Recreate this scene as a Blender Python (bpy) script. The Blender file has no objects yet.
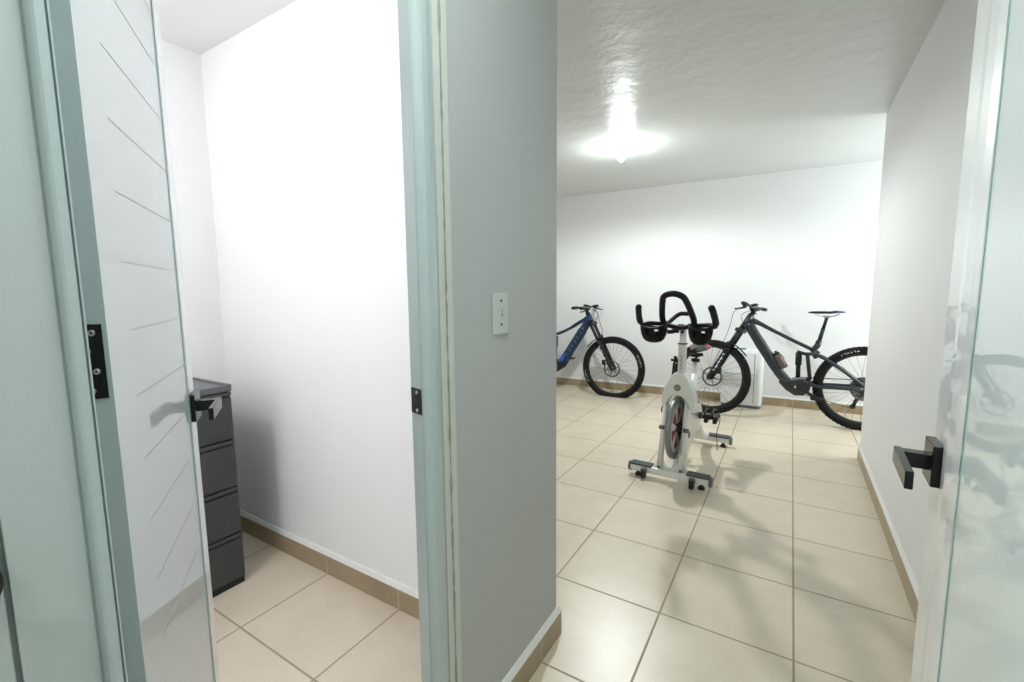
import bpy, bmesh, math, random
from mathutils import Vector, Matrix
random.seed(7)
PI = math.pi
S = bpy.context.scene
COL = S.collection

# ------------------------------------------------------------------ camera
EYE = Vector((0.0, 0.0, 1.275))
cam_data = bpy.data.cameras.new('camera')
cam_data.sensor_width = 36.0
cam_data.lens = 451.3 / 1024 * 36.0
cam_data.clip_start = 0.02
cam = bpy.data.objects.new('camera', cam_data)
COL.objects.link(cam)
YAW, PITCH, ROLL = 0.5529, 0.1135, -0.0097
fw = Vector((-math.sin(YAW) * math.cos(PITCH), math.cos(YAW) * math.cos(PITCH), -math.sin(PITCH)))
r0 = Vector((math.cos(YAW), math.sin(YAW), 0))
u0 = r0.cross(fw)
rt = r0 * math.cos(ROLL) + u0 * math.sin(ROLL)
up = -r0 * math.sin(ROLL) + u0 * math.cos(ROLL)
cam.matrix_world = Matrix(((rt.x, up.x, -fw.x, EYE.x), (rt.y, up.y, -fw.y, EYE.y),
                           (rt.z, up.z, -fw.z, EYE.z), (0, 0, 0, 1)))
S.camera = cam

# ------------------------------------------------------------------ world, exposure, area lights
S.view_settings.view_transform = 'Standard'
S.view_settings.look = 'None'
S.view_settings.gamma = 1
S.view_settings.exposure = 0.0
S.view_settings.use_curve_mapping = False
W = bpy.data.worlds.new('world')
W.use_nodes = True
W.node_tree.nodes['Background'].inputs[0].default_value = (0.80, 0.92, 1.0, 1)
W.node_tree.nodes['Background'].inputs[1].default_value = 0.3
S.world = W


def area(name, loc, rot, sx, sy, power, color):
    d = bpy.data.lights.new(name, 'AREA')
    d.shape = 'RECTANGLE'
    d.size, d.size_y, d.energy, d.color = sx, sy, power, color
    o = bpy.data.objects.new(name, d)
    o.location, o.rotation_euler = loc, rot
    COL.objects.link(o)
    return o


# daylight coming through the window of the recess on the right of the gym room
area('recess_daylight', (2.30, 4.86, 1.45), (0, PI / 2, 0), 1.5, 1.1, 80, (0.93, 1.0, 0.99))
# lamp of the small storage room
sl = bpy.data.lights.new('storage_lamp_light', 'POINT')
sl.energy, sl.color, sl.shadow_soft_size = 28, (0.985, 0.98, 1.0), 0.12
slo = bpy.data.objects.new('storage_lamp_light', sl)
slo.location = (-1.50, -0.15, 2.12)
COL.objects.link(slo)
# unseen fill behind the camera, added to give the corridor ambient light
area('hall_fill', (-0.05, -1.0, 2.40), (0, 0, 0), 0.6, 0.6, 16, (0.90, 1.0, 0.97))
# added overhead fill, out of view, brightening the hinge edge and door posts
area('passage_fill', (-0.28, 0.45, 2.44), (0, 0, 0), 0.35, 0.35, 11, (0.90, 1.0, 0.97))


# ------------------------------------------------------------------ materials
def mat(name, color, rough=0.5, metal=0.0, coat=0.0, spec=0.5, noise=0.0, nscale=20.0, bump=0.0, bscale=200.0,
        emit=None, estr=0.0):
    m = bpy.data.materials.new(name)
    m.use_nodes = True
    nt = m.node_tree
    b = nt.nodes['Principled BSDF']
    b.inputs['Base Color'].default_value = (*color, 1)
    b.inputs['Roughness'].default_value = rough
    b.inputs['Metallic'].default_value = metal
    b.inputs['Coat Weight'].default_value = coat
    b.inputs['Coat Roughness'].default_value = 0.0 if coat == 1.0 else 0.03
    b.inputs['Specular IOR Level'].default_value = spec
    tc = nt.nodes.new('ShaderNodeTexCoord')
    if noise > 0:
        n = nt.nodes.new('ShaderNodeTexNoise')
        n.inputs['Scale'].default_value = nscale
        n.inputs['Detail'].default_value = 5
        nt.links.new(tc.outputs['Object'], n.inputs['Vector'])
        mx = nt.nodes.new('ShaderNodeMix')
        mx.data_type = 'RGBA'
        mx.inputs[6].default_value = (*[c * (1 - noise) for c in color], 1)
        mx.inputs[7].default_value = (*[min(1, c * (1 + noise)) for c in color], 1)
        nt.links.new(n.outputs['Fac'], mx.inputs[0])
        nt.links.new(mx.outputs[2], b.inputs['Base Color'])
    if bump > 0:
        n2 = nt.nodes.new('ShaderNodeTexNoise')
        n2.inputs['Scale'].default_value = bscale
        n2.inputs['Detail'].default_value = 4
        nt.links.new(tc.outputs['Object'], n2.inputs['Vector'])
        bp = nt.nodes.new('ShaderNodeBump')
        bp.inputs['Strength'].default_value = bump
        bp.inputs['Distance'].default_value = 0.01
        nt.links.new(n2.outputs['Fac'], bp.inputs['Height'])
        nt.links.new(bp.outputs['Normal'], b.inputs['Normal'])
    if emit:
        b.inputs['Emission Color'].default_value = (*emit, 1)
        b.inputs['Emission Strength'].default_value = estr
    return m


TILE = 0.45
TX, TY = 0.0709, 1.7043


def tile_material():
    m = bpy.data.materials.new('beige_floor_tiles')
    m.use_nodes = True
    nt = m.node_tree
    N, L = nt.nodes.new, nt.links.new
    b = nt.nodes['Principled BSDF']
    b.inputs['Specular IOR Level'].default_value = 0.9
    tc = N('ShaderNodeTexCoord')
    mp = N('ShaderNodeMapping')
    mp.inputs['Location'].default_value = (-TX, -TY, 0)
    L(tc.outputs['Object'], mp.inputs['Vector'])
    br = N('ShaderNodeTexBrick')
    br.offset = 0.0
    br.squash = 1.0
    br.inputs['Scale'].default_value = 1.0
    br.inputs['Brick Width'].default_value = TILE
    br.inputs['Row Height'].default_value = TILE
    br.inputs['Mortar Size'].default_value = 0.0042
    br.inputs['Mortar Smooth'].default_value = 0.25
    br.inputs['Bias'].default_value = 0.0
    br.inputs['Color1'].default_value = (0.69, 0.60, 0.475, 1)
    br.inputs['Color2'].default_value = (0.71, 0.62, 0.495, 1)
    br.inputs['Mortar'].default_value = (0.37, 0.285, 0.195, 1)
    L(mp.outputs[0], br.inputs['Vector'])
    n = N('ShaderNodeTexNoise')
    n.inputs['Scale'].default_value = 5.0
    n.inputs['Detail'].default_value = 8
    n.inputs['Roughness'].default_value = 0.65
    L(tc.outputs['Object'], n.inputs['Vector'])
    cr = N('ShaderNodeValToRGB')
    cr.color_ramp.elements[0].position = 0.3
    cr.color_ramp.elements[0].color = (0.90, 0.89, 0.87, 1)
    cr.color_ramp.elements[1].position = 0.7
    cr.color_ramp.elements[1].color = (1, 1, 1, 1)
    L(n.outputs['Fac'], cr.inputs[0])
    mx = N('ShaderNodeMix')
    mx.data_type = 'RGBA'
    mx.blend_type = 'MULTIPLY'
    mx.inputs[0].default_value = 1.0
    L(br.outputs['Color'], mx.inputs[6])
    L(cr.outputs[0], mx.inputs[7])
    L(mx.outputs[2], b.inputs['Base Color'])
    rr = N('ShaderNodeMapRange')
    rr.inputs['To Min'].default_value = 0.35
    rr.inputs['To Max'].default_value = 0.7
    L(br.outputs['Fac'], rr.inputs['Value'])
    L(rr.outputs[0], b.inputs['Roughness'])
    inv = N('ShaderNodeMath')
    inv.operation = 'MULTIPLY_ADD'
    inv.inputs[1].default_value = -1.0
    L(br.outputs['Fac'], inv.inputs[0])
    sc = N('ShaderNodeMath')
    sc.operation = 'MULTIPLY'
    sc.inputs[1].default_value = 0.12
    L(n.outputs['Fac'], sc.inputs[0])
    L(sc.outputs[0], inv.inputs[2])
    bp = N('ShaderNodeBump')
    bp.inputs['Strength'].default_value = 0.35
    bp.inputs['Distance'].default_value = 0.002
    L(inv.outputs[0], bp.inputs['Height'])
    L(bp.outputs['Normal'], b.inputs['Normal'])
    return m


def baseboard_material():
    """tan tile strip: a joint every 45 cm along the run"""
    m = bpy.data.materials.new('tan_tile_skirting')
    m.use_nodes = True
    nt = m.node_tree
    N, L = nt.nodes.new, nt.links.new
    b = nt.nodes['Principled BSDF']
    b.inputs['Roughness'].default_value = 0.35
    tc = N('ShaderNodeTexCoord')
    sp = N('ShaderNodeSeparateXYZ')
    L(tc.outputs['Object'], sp.inputs[0])
    prev = None
    for ax, off in (('X', TX), ('Y', TY)):
        a = N('ShaderNodeMath'); a.operation = 'SUBTRACT'; a.inputs[1].default_value = off + 0.225
        L(sp.outputs[ax], a.inputs[0])
        w = N('ShaderNodeMath'); w.operation = 'WRAP'; w.inputs[1].default_value = 0.225; w.inputs[2].default_value = -0.225
        L(a.outputs[0], w.inputs[0])
        ab = N('ShaderNodeMath'); ab.operation = 'ABSOLUTE'
        L(w.outputs[0], ab.inputs[0])
        lt = N('ShaderNodeMath'); lt.operation = 'GREATER_THAN'; lt.inputs[1].default_value = 0.2225
        L(ab.outputs[0], lt.inputs[0])
        if prev is None:
            prev = lt
        else:
            mxm = N('ShaderNodeMath'); mxm.operation = 'MAXIMUM'
            L(prev.outputs[0], mxm.inputs[0]); L(lt.outputs[0], mxm.inputs[1])
            prev = mxm
    n = N('ShaderNodeTexNoise')
    n.inputs['Scale'].default_value = 9.0
    n.inputs['Detail'].default_value = 6
    L(tc.outputs['Object'], n.inputs['Vector'])
    cr = N('ShaderNodeValToRGB')
    cr.color_ramp.elements[0].color = (0.29, 0.215, 0.13, 1)
    cr.color_ramp.elements[1].color = (0.44, 0.345, 0.225, 1)
    L(n.outputs['Fac'], cr.inputs[0])
    mx = N('ShaderNodeMix')
    mx.data_type = 'RGBA'
    L(prev.outputs[0], mx.inputs[0])
    L(cr.outputs[0], mx.inputs[6])
    mx.inputs[7].default_value = (0.5, 0.46, 0.4, 1)
    L(mx.outputs[2], b.inputs['Base Color'])
    return m


M = {}
M['tile'] = tile_material()
M['skirt'] = baseboard_material()
M['wall'] = mat('white_wall_paint', (0.78, 0.785, 0.785), 0.55, noise=0.015, nscale=3, bump=0.05, bscale=90)
M['wall_storage'] = mat('bright_white_wall_paint', (0.90, 0.90, 0.905), 0.5, noise=0.01, nscale=4, bump=0.05, bscale=90)
M['wall_green'] = mat('pale_green_gloss_paint', (0.52, 0.575, 0.555), 0.35, noise=0.02, nscale=3, bump=0.05, bscale=60)
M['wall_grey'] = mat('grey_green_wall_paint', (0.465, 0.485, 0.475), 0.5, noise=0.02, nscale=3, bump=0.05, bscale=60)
M['jamb'] = mat('teal_cast_frame_paint', (0.48, 0.555, 0.56), 0.28, coat=0.3, noise=0.02, nscale=5, bump=0.03, bscale=25)  # aqua-white paint, with the corridor light's teal cast tinted in
M['jamb_light'] = mat('pale_grey_plaster_edge', (0.60, 0.63, 0.59), 0.6, noise=0.05, nscale=30)
M['stain'] = mat('brown_stained_caulk', (0.36, 0.34, 0.27), 0.8, noise=0.35, nscale=30)
M['plaster'] = mat('white_plaster_bead', (0.80, 0.80, 0.78), 0.6, bump=0.1, bscale=80)
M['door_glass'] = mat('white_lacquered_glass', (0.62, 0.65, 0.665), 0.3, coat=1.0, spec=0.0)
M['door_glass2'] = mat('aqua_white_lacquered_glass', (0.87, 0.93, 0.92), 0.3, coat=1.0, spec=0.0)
M['door_frame'] = mat('white_lacquered_aluminium', (0.90, 0.91, 0.91), 0.28, coat=0.6)
M['glass_edge'] = mat('teal_glass_edge', (0.28, 0.42, 0.42), 0.2, coat=0.5)
M['groove'] = mat('grey_engraved_line', (0.38, 0.39, 0.40), 0.6)
M['black_metal'] = mat('satin_black_metal', (0.006, 0.006, 0.007), 0.25, spec=0.4)
M['screw'] = mat('zinc_screw', (0.6, 0.6, 0.58), 0.3, metal=1.0)
M['switch'] = mat('white_plastic_plate', (0.55, 0.59, 0.56), 0.35)
M['dark'] = mat('dark_slot', (0.01, 0.01, 0.01), 0.5)
M['cabinet'] = mat('charcoal_painted_steel', (0.050, 0.052, 0.056), 0.42, noise=0.05, nscale=40)
M['cabinet_gap'] = mat('black_drawer_gap', (0.008, 0.008, 0.009), 0.6)
M['cab_top'] = mat('grey_cabinet_lid', (0.13, 0.13, 0.14), 0.38)
M['tyre'] = mat('black_tyre_rubber', (0.008, 0.008, 0.009), 0.75, spec=0.25)
M['tyre_mark'] = mat('pale_tyre_lettering', (0.62, 0.62, 0.60), 0.6)
M['rim'] = mat('satin_black_rim', (0.016, 0.017, 0.018), 0.35, metal=0.3)
M['spoke'] = mat('dark_grey_spoke', (0.12, 0.12, 0.125), 0.3, metal=0.8)
M['steel'] = mat('brushed_steel', (0.5, 0.5, 0.5), 0.3, metal=1.0)
M['black'] = mat('matt_black_plastic', (0.009, 0.009, 0.010), 0.45, spec=0.35)
M['grip'] = mat('black_foam_grip', (0.009, 0.009, 0.010), 0.6, spec=0.3, bump=0.3, bscale=300)
M['grey_frame'] = mat('slate_grey_frame_paint', (0.012, 0.020, 0.027), 0.28, coat=0.35, noise=0.1, nscale=6)
M['dark_frame'] = mat('dark_grey_frame_paint', (0.014, 0.017, 0.020), 0.35, coat=0.3)
M['blue_frame'] = mat('metallic_blue_frame_paint', (0.006, 0.024, 0.072), 0.28, metal=0.3, coat=0.35, noise=0.2, nscale=5)
M['blue_bright'] = mat('bright_blue_panel', (0.03, 0.11, 0.55), 0.3, coat=0.5)
M['logo_blue'] = mat('dull_blue_decal', (0.10, 0.16, 0.26), 0.4)
M['logo'] = mat('silver_decal', (0.55, 0.62, 0.66), 0.4)
M['white_paint'] = mat('cream_white_steel', (0.71, 0.725, 0.68), 0.3, coat=0.3, noise=0.02, nscale=10)
M['silver'] = mat('silver_post', (0.62, 0.63, 0.62), 0.25, metal=0.9)
M['fly_grey'] = mat('dull_grey_flywheel_rim', (0.22, 0.235, 0.235), 0.4, metal=0.5)
M['fly_red'] = mat('red_flywheel_disc', (0.26, 0.045, 0.05), 0.45)
M['fly_white'] = mat('pale_flywheel_face', (0.66, 0.62, 0.60), 0.4)
M['pad'] = mat('dark_grey_grip_pad', (0.075, 0.08, 0.08), 0.7, bump=0.3, bscale=200)
M['cap'] = mat('grey_plastic_cap', (0.11, 0.115, 0.12), 0.5)
M['red'] = mat('red_vinyl', (0.28, 0.012, 0.02), 0.4)
M['maroon'] = mat('maroon_badge', (0.17, 0.025, 0.025), 0.4)
M['white_plastic'] = mat('white_appliance_plastic', (0.80, 0.82, 0.83), 0.3, coat=0.2)
M['grey_plastic'] = mat('grey_appliance_base', (0.13, 0.16, 0.20), 0.5)
M['bottle'] = mat('smoky_brown_plastic', (0.10, 0.07, 0.06), 0.25, coat=0.4)
M['bulb'] = mat('glowing_bulb_glass', (1, 1, 1), 0.3, emit=(1.0, 0.99, 0.96), estr=60)
M['window_white'] = mat('white_window_frame', (0.8, 0.8, 0.8), 0.4)  # even white frame colour
# glossy, hand-trowelled ceiling paint
cm = mat('glossy_trowelled_ceiling_paint', (0.62, 0.645, 0.635), 0.33, spec=0.6)
nt = cm.node_tree
tc = nt.nodes.new('ShaderNodeTexCoord')
bp = nt.nodes.new('ShaderNodeBump')
n1 = nt.nodes.new('ShaderNodeTexNoise'); n1.inputs['Scale'].default_value = 4.5; n1.inputs['Detail'].default_value = 7
n1.inputs['Roughness'].default_value = 0.6
nt.links.new(tc.outputs['Object'], n1.inputs['Vector'])
nt.links.new(n1.outputs['Fac'], bp.inputs['Height'])
bp.inputs['Strength'].default_value = 0.75
bp.inputs['Distance'].default_value = 0.014
nt.links.new(bp.outputs['Normal'], nt.nodes['Principled BSDF'].inputs['Normal'])
M['ceiling'] = cm


# ------------------------------------------------------------------ helpers
def BM():
    return bmesh.new()


def box(bm, x0, x1, y0, y1, z0, z1, mi=0, bev=0.0, mx=None):
    vs = [Vector(p) for p in ((x0, y0, z0), (x1, y0, z0), (x1, y1, z0), (x0, y1, z0),
                              (x0, y0, z1), (x1, y0, z1), (x1, y1, z1), (x0, y1, z1))]
    if mx:
        vs = [mx @ v for v in vs]
    v = [bm.verts.new(p) for p in vs]
    fs = [bm.faces.new([v[i] for i in f]) for f in
          ((0, 3, 2, 1), (4, 5, 6, 7), (0, 1, 5, 4), (1, 2, 6, 5), (2, 3, 7, 6), (3, 0, 4, 7))]
    for f in fs:
        f.material_index = mi
    if bev > 0:
        es = list({e for f in fs for e in f.edges})
        r = bmesh.ops.bevel(bm, geom=es, offset=bev, segments=2, affect='EDGES', profile=0.5)
        for f in r['faces']:
            f.material_index = mi
    return bm


def rot_from(d):
    return Vector((0, 0, 1)).rotation_difference(Vector(d).normalized()).to_matrix().to_4x4()


def tube(bm, pts, rad, seg=12, caps=True, closed=False, mi=0, flat=1.0, flat_ref=None):
    """sweep a circle (or ellipse: flat scales the second axis) along the points"""
    pts = [Vector(p) for p in pts]
    n = len(pts)
    if not isinstance(rad, (list, tuple)):
        rad = [rad] * n
    tans = []
    for i in range(n):
        if closed:
            t = pts[(i + 1) % n] - pts[(i - 1) % n]
        else:
            t = pts[min(i + 1, n - 1)] - pts[max(i - 1, 0)]
        tans.append(t.normalized())
    ref = Vector(flat_ref) if flat_ref else (Vector((0, 0, 1)) if abs(tans[0].z) < 0.9 else Vector((1, 0, 0)))
    a = (ref - tans[0] * ref.dot(tans[0])).normalized()
    rings = []
    for i in range(n):
        t = tans[i]
        if flat_ref:
            a = Vector(flat_ref) - t * Vector(flat_ref).dot(t)
        else:
            a = a - t * a.dot(t)
        a.normalize()
        b = t.cross(a)
        rings.append([bm.verts.new(pts[i] + a * (rad[i] * flat * math.cos(2 * PI * k / seg)) + b * (rad[i] * math.sin(2 * PI * k / seg)))
                      for k in range(seg)])
    m = n if closed else n - 1
    for i in range(m):
        A, B = rings[i], rings[(i + 1) % n]
        for k in range(seg):
            f = bm.faces.new((A[k], A[(k + 1) % seg], B[(k + 1) % seg], B[k]))
            f.material_index = mi
            f.smooth = True
    if caps and not closed:
        f = bm.faces.new(rings[0][::-1]); f.material_index = mi
        f = bm.faces.new(rings[-1]); f.material_index = mi
    return bm


def smooth_path(pts, n=6, closed=False):
    """Catmull-Rom through the points"""
    P = [Vector(p) for p in pts]
    out = []
    N = len(P)
    rng = range(N if closed else N - 1)
    for i in rng:
        if closed:
            p0, p1, p2, p3 = P[(i - 1) % N], P[i], P[(i + 1) % N], P[(i + 2) % N]
        else:
            p0, p1, p2, p3 = P[max(i - 1, 0)], P[i], P[i + 1], P[min(i + 2, N - 1)]
        for k in range(n):
            t = k / n
            out.append(0.5 * ((2 * p1) + (-p0 + p2) * t + (2 * p0 - 5 * p1 + 4 * p2 - p3) * t * t + (-p0 + 3 * p1 - 3 * p2 + p3) * t ** 3))
    if not closed:
        out.append(P[-1])
    return out


def cyl(bm, c0, c1, r0_, r1_=None, seg=20, mi=0):
    return tube(bm, [c0, c1], [r0_, r0_ if r1_ is None else r1_], seg=seg, mi=mi)


def lathe(bm, prof, seg=32, mx=None, mi=0, closed=False):
    """profile (r, h) about the z axis"""
    rings = []
    for r, h in prof:
        if r < 1e-6:
            p = Vector((0, 0, h))
            rings.append([bm.verts.new(mx @ p if mx else p)])
        else:
            ring = []
            for k in range(seg):
                p = Vector((r * math.cos(2 * PI * k / seg), r * math.sin(2 * PI * k / seg), h))
                ring.append(bm.verts.new(mx @ p if mx else p))
            rings.append(ring)
    m = len(rings) if closed else len(rings) - 1
    for i in range(m):
        A, B = rings[i], rings[(i + 1) % len(rings)]
        for k in range(seg):
            k2 = (k + 1) % seg
            if len(A) == 1 and len(B) == 1:
                continue
            if len(A) == 1:
                f = bm.faces.new((A[0], B[k2], B[k]))
            elif len(B) == 1:
                f = bm.faces.new((A[k], A[k2], B[0]))
            else:
                f = bm.faces.new((A[k], A[k2], B[k2], B[k]))
            f.smooth = True
            f.material_index = mi
    return bm


def prism(bm, outline, a0, a1, axis='y', mi=0, bev=0.0):
    """extrude a 2-D outline: axis 'y' -> outline is (x, z); axis 'x' -> (y, z); axis 'z' -> (x, y)"""
    def P(u, v, a):
        return {'y': (u, a, v), 'x': (a, u, v), 'z': (u, v, a)}[axis]
    A = [bm.verts.new(P(u, v, a0)) for u, v in outline]
    B = [bm.verts.new(P(u, v, a1)) for u, v in outline]
    fs = [bm.faces.new(A), bm.faces.new(B[::-1])]
    n = len(A)
    for i in range(n):
        fs.append(bm.faces.new((A[i], B[i], B[(i + 1) % n], A[(i + 1) % n])))
    for f in fs:
        f.material_index = mi
    bmesh.ops.recalc_face_normals(bm, faces=fs)
    if bev > 0:
        es = list({e for f in fs[:2] for e in f.edges})
        bmesh.ops.bevel(bm, geom=es, offset=bev, segments=2, affect='EDGES', profile=0.5)
    return bm


def obj(name, bm, mats, parent=None, loc=(0, 0, 0), rotz=0.0, label=None, smooth=False):
    bmesh.ops.recalc_face_normals(bm, faces=bm.faces)
    me = bpy.data.meshes.new(name)
    bm.to_mesh(me)
    bm.free()
    if not isinstance(mats, (list, tuple)):
        mats = [mats]
    for m in mats:
        me.materials.append(M[m] if isinstance(m, str) else m)
    o = bpy.data.objects.new(name, me)
    o.location = loc
    o.rotation_euler = (0, 0, rotz)
    if parent:
        o.parent = parent
    if label:
        o['label'] = label
    COL.objects.link(o)
    return o


def thing(name, label, cat, loc=(0, 0, 0), rotz=0.0, group=None):
    o = bpy.data.objects.new(name, None)
    o.empty_display_size = 0.1
    o.location = loc
    o.rotation_euler = (0, 0, rotz)
    o['label'] = label
    o['category'] = cat
    if group:
        o['group'] = group
    COL.objects.link(o)
    return o


def tag(o, label, cat, group=None):
    o['label'] = label
    o['category'] = cat
    if group:
        o['group'] = group
    return o


K = 0.945            # the switch wall stands at x = -0.68


def nearer(o, uniform=False):
    for v in o.data.vertices:
        v.co.x *= K
        v.co.y *= K
        if uniform:
            v.co.z = 1.275 + (v.co.z - 1.275) * K
    return o


def struct(name, bm, mats, label, cat, parent=None, **k):
    o = obj(name, bm, mats, parent, **k)
    if parent is None:
        o['kind'] = 'structure'
        o['label'] = label
        o['category'] = cat
    return o


# ------------------------------------------------------------------ the setting
CEIL = 2.45
YB = 5.56                     # back wall
bm = box(BM(), -3.7, 2.2, -2.1, 5.9, -0.1, 0.0)
struct('floor', bm, 'tile', 'glossy beige square tile floor with brown grout running through all rooms', 'floor')
bm = box(BM(), -3.7, 2.2, 1.33, 5.9, CEIL, CEIL + 0.1)
box(bm, -0.745, 0.55, 0.0, 1.33, CEIL, CEIL + 0.1)
struct('ceiling', bm, 'ceiling', 'glossy uneven grey white painted ceiling over the bike room', 'ceiling')
bm = box(BM(), -2.6, -0.745, -0.7, 1.33, 2.42, 2.52)
struct('ceiling', bm, 'wall_storage', 'white ceiling of the small room with the filing cabinet', 'ceiling')
bm = box(BM(), -1.6, 1.3, -2.1, 0.0, CEIL, CEIL + 0.1)
struct('ceiling', bm, 'wall', 'ceiling of the hall before the doors', 'ceiling')

# back wall, turned very slightly as in the photo
bm = prism(BM(), [(-3.7, 5.42), (2.2, 5.63), (2.2, 5.9), (-3.7, 5.9)], 0, CEIL, 'z')
struct('wall_back', bm, 'wall', 'long white back wall behind the two leaning mountain bikes', 'wall')


def yback(x):
    return 5.42 + (x + 3.7) * 0.21 / 5.9


# right-hand wall: a thick wall ending in an outer corner, the recess beyond it
XR0, XR1, YR1 = 0.468, 0.492, 4.11
bm = prism(BM(), [(XR0, 0.06), (XR1, YR1), (2.2, YR1), (2.2, 4.05), (0.62, 4.05), (0.60, 0.06)], 0, CEIL, 'z')
struct('wall_right', bm, 'wall', 'white right wall running from the open glass door to the bike corner', 'wall')
# recess end wall with a window opening
bm = box(BM(), 2.1, 2.2, 4.13, 5.62, 0, 0.9)
box(bm, 2.1, 2.2, 4.13, 5.62, 2.1, CEIL)
box(bm, 2.1, 2.2, 4.13, 4.32, 0.9, 2.1)
box(bm, 2.1, 2.2, 5.42, 5.62, 0.9, 2.1)
struct('wall_recess', bm, 'wall', 'white end wall of the recess with a window', 'wall')
bm = box(BM(), 2.12, 2.16, 4.32, 4.36, 0.9, 2.1)
box(bm, 2.12, 2.16, 5.38, 5.42, 0.9, 2.1)
box(bm, 2.12, 2.16, 4.36, 5.38, 0.9, 0.94)
box(bm, 2.12, 2.16, 4.36, 5.38, 2.06, 2.1)
box(bm, 2.12, 2.16, 4.85, 4.89, 0.94, 2.06)
struct('window_1', bm, 'window_white', 'white framed window of the recess', 'window')

# gym room left wall, near wall
bm = box(BM(), -3.8, -3.7, 1.33, 5.5, 0, CEIL)
struct('wall_left', bm, 'wall', 'white far left wall of the bike room', 'wall')
bm = box(BM(), -3.7, -0.72 * K - 0.03, 1.20, 1.475 * K - 0.001, 0, 2.44)
struct('wall_divider', bm, 'wall_storage', 'bright white wall at the back of the small room with the filing cabinet', 'wall')
# wall with the light switch: from door frame to the outer corner
bm = box(BM(), -0.765, -0.72, 0.865, 1.475, 0, CEIL)
box(bm, -0.765, -0.72, 0.02, 0.865, 2.12, CEIL)
nearer(struct('wall_switch', bm, 'wall_grey', 'grey green wall with the light switch between the two doorways', 'wall'))
bm = box(BM(), -0.80, -0.72, 0.104, 0.168, 0, CEIL)
box(bm, -0.80, -0.72, -2.1, 0.104, 2.10, CEIL)
box(bm, -0.80, -0.72, -2.1, -0.75, 0, 2.10)
nearer(struct('wall_near', bm, 'wall_green', 'pale green wall strip at the far left edge', 'wall'))
# small room walls
bm = box(BM(), -2.6, -2.5, -0.7, 1.20, 0, 2.42)
struct('wall_storage_left', bm, 'wall_storage', 'white end wall behind the grey filing cabinet', 'wall')
bm = box(BM(), -2.5, -0.80, -0.7, -0.6, 0, 2.42)
struct('wall_storage_near', bm, 'wall_storage', 'white near wall of the small room', 'wall')
# entry wall carrying the right door, hall walls
bm = box(BM(), 0.165, 0.475, -0.06, 0.06, 0, CEIL)
box(bm, -0.72, 0.165, -0.06, 0.0, 2.12, CEIL)
struct('wall_entry', bm, 'wall', 'short white wall carrying the open door on the right', 'wall')
bm = box(BM(), 1.2, 1.3, -2.1, -0.06, 0, CEIL)
box(bm, 0.475, 1.2, -0.06, 0.0, 0, CEIL)
struct('wall_hall_right', bm, 'wall', 'white right wall of the hall', 'wall')
bm = box(BM(), -1.6, 1.3, -2.2, -2.1, 0, CEIL)
struct('wall_hall_back', bm, 'wall', 'white wall of the hall behind the photographer', 'wall')


def skirting(name, label, p0, p1, n, h=0.088, t=0.014):
    """tile strip with a white plaster bead on top; n = direction into the room"""
    p0, p1, n = Vector((*p0, 0)), Vector((*p1, 0)), Vector((*n, 0)).normalized()
    def slab(z0, z1, ta, tb):
        b = BM()
        A = [b.verts.new(p + n * q + Vector((0, 0, z))) for p in (p0, p1) for q, z in
             ((0, z0), (ta, z0), (tb, z1), (0, z1))]
        for f in ((0, 1, 2, 3), (7, 6, 5, 4), (0, 4, 5, 1), (1, 5, 6, 2), (2, 6, 7, 3), (3, 7, 4, 0)):
            b.faces.new([A[i] for i in f])
        return b
    o = struct(name, slab(0.0, h, t, t), 'skirt', label, 'baseboard')
    obj('plaster_bead', slab(h, h + 0.02, t, t * 0.35), 'plaster', o, label='white plaster bead along the top of the tiles')
    return o


skirting('baseboard_back', 'tan tile baseboard along the back wall behind the bikes', (-3.7, yback(-3.7)), (2.1, yback(2.1)), (0.036, -1))
skirting('baseboard_right', 'tan tile baseboard along the right wall', (XR0, 0.2), (XR1, YR1), (-1, 0.0077), t=0.012)
skirting('baseboard_storage', 'tan tile baseboard at the back of the small room', (-2.5, 1.20), (-0.735, 1.20), (0, -1))
skirting('baseboard_switch', 'tan tile baseboard under the light switch, ending at the corner', (-0.72 * K, 0.872 * K), (-0.72 * K, 1.478 * K + 0.014), (1, 0))
skirting('baseboard_divider', 'tan tile baseboard around the corner of the bike room', (-3.7, 1.475 * K), (-0.72 * K, 1.475 * K), (0, 1))
skirting('baseboard_storage_left', 'tan tile baseboard beside the filing cabinet', (-2.5, -0.6), (-2.5, 1.186), (1, 0))

skirting('baseboard_left', 'tan tile baseboard along the far left wall of the bike room', (-3.7, 1.41), (-3.7, 5.41), (1, 0))

# ---- door frame of the small room (right post) : stop, bevelled casing, stained joint, plaster edge
HD = 2.12
bm = prism(BM(), [(-0.765, 0.777), (-0.722, 0.765), (-0.722, 0.774), (-0.765, 0.80)], 0, HD, 'z')
t1 = struct('trim_1', bm, 'jamb', 'pale teal post with black strike plate, right of the doorway', 'door frame')
bm = prism(BM(), [(-0.765, 0.78), (-0.7205, 0.7705), (-0.708, 0.776), (-0.705, 0.784), (-0.705, 0.800), (-0.712, 0.808), (-0.716, 0.826), (-0.720, 0.834), (-0.765, 0.834)], 0, HD, 'z', bev=0.001)
obj('casing', bm, 'jamb', t1, label='moulded pale teal casing')
bm = prism(BM(), [(-0.76, 0.834), (-0.7165, 0.834), (-0.7165, 0.857), (-0.76, 0.857)], 0, HD, 'z')
obj('casing_edge', bm, 'jamb_light', t1, label='grey green plastered strip')
bm = BM()
zz = 0.0
pr = None
rs = random.Random(3)
vs = []
while zz < HD:
    vs.append((0.8575 + rs.uniform(-0.0006, 0.0006), 0.0024 + rs.uniform(-0.0010, 0.0030), zz))
    zz += 0.02
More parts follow.
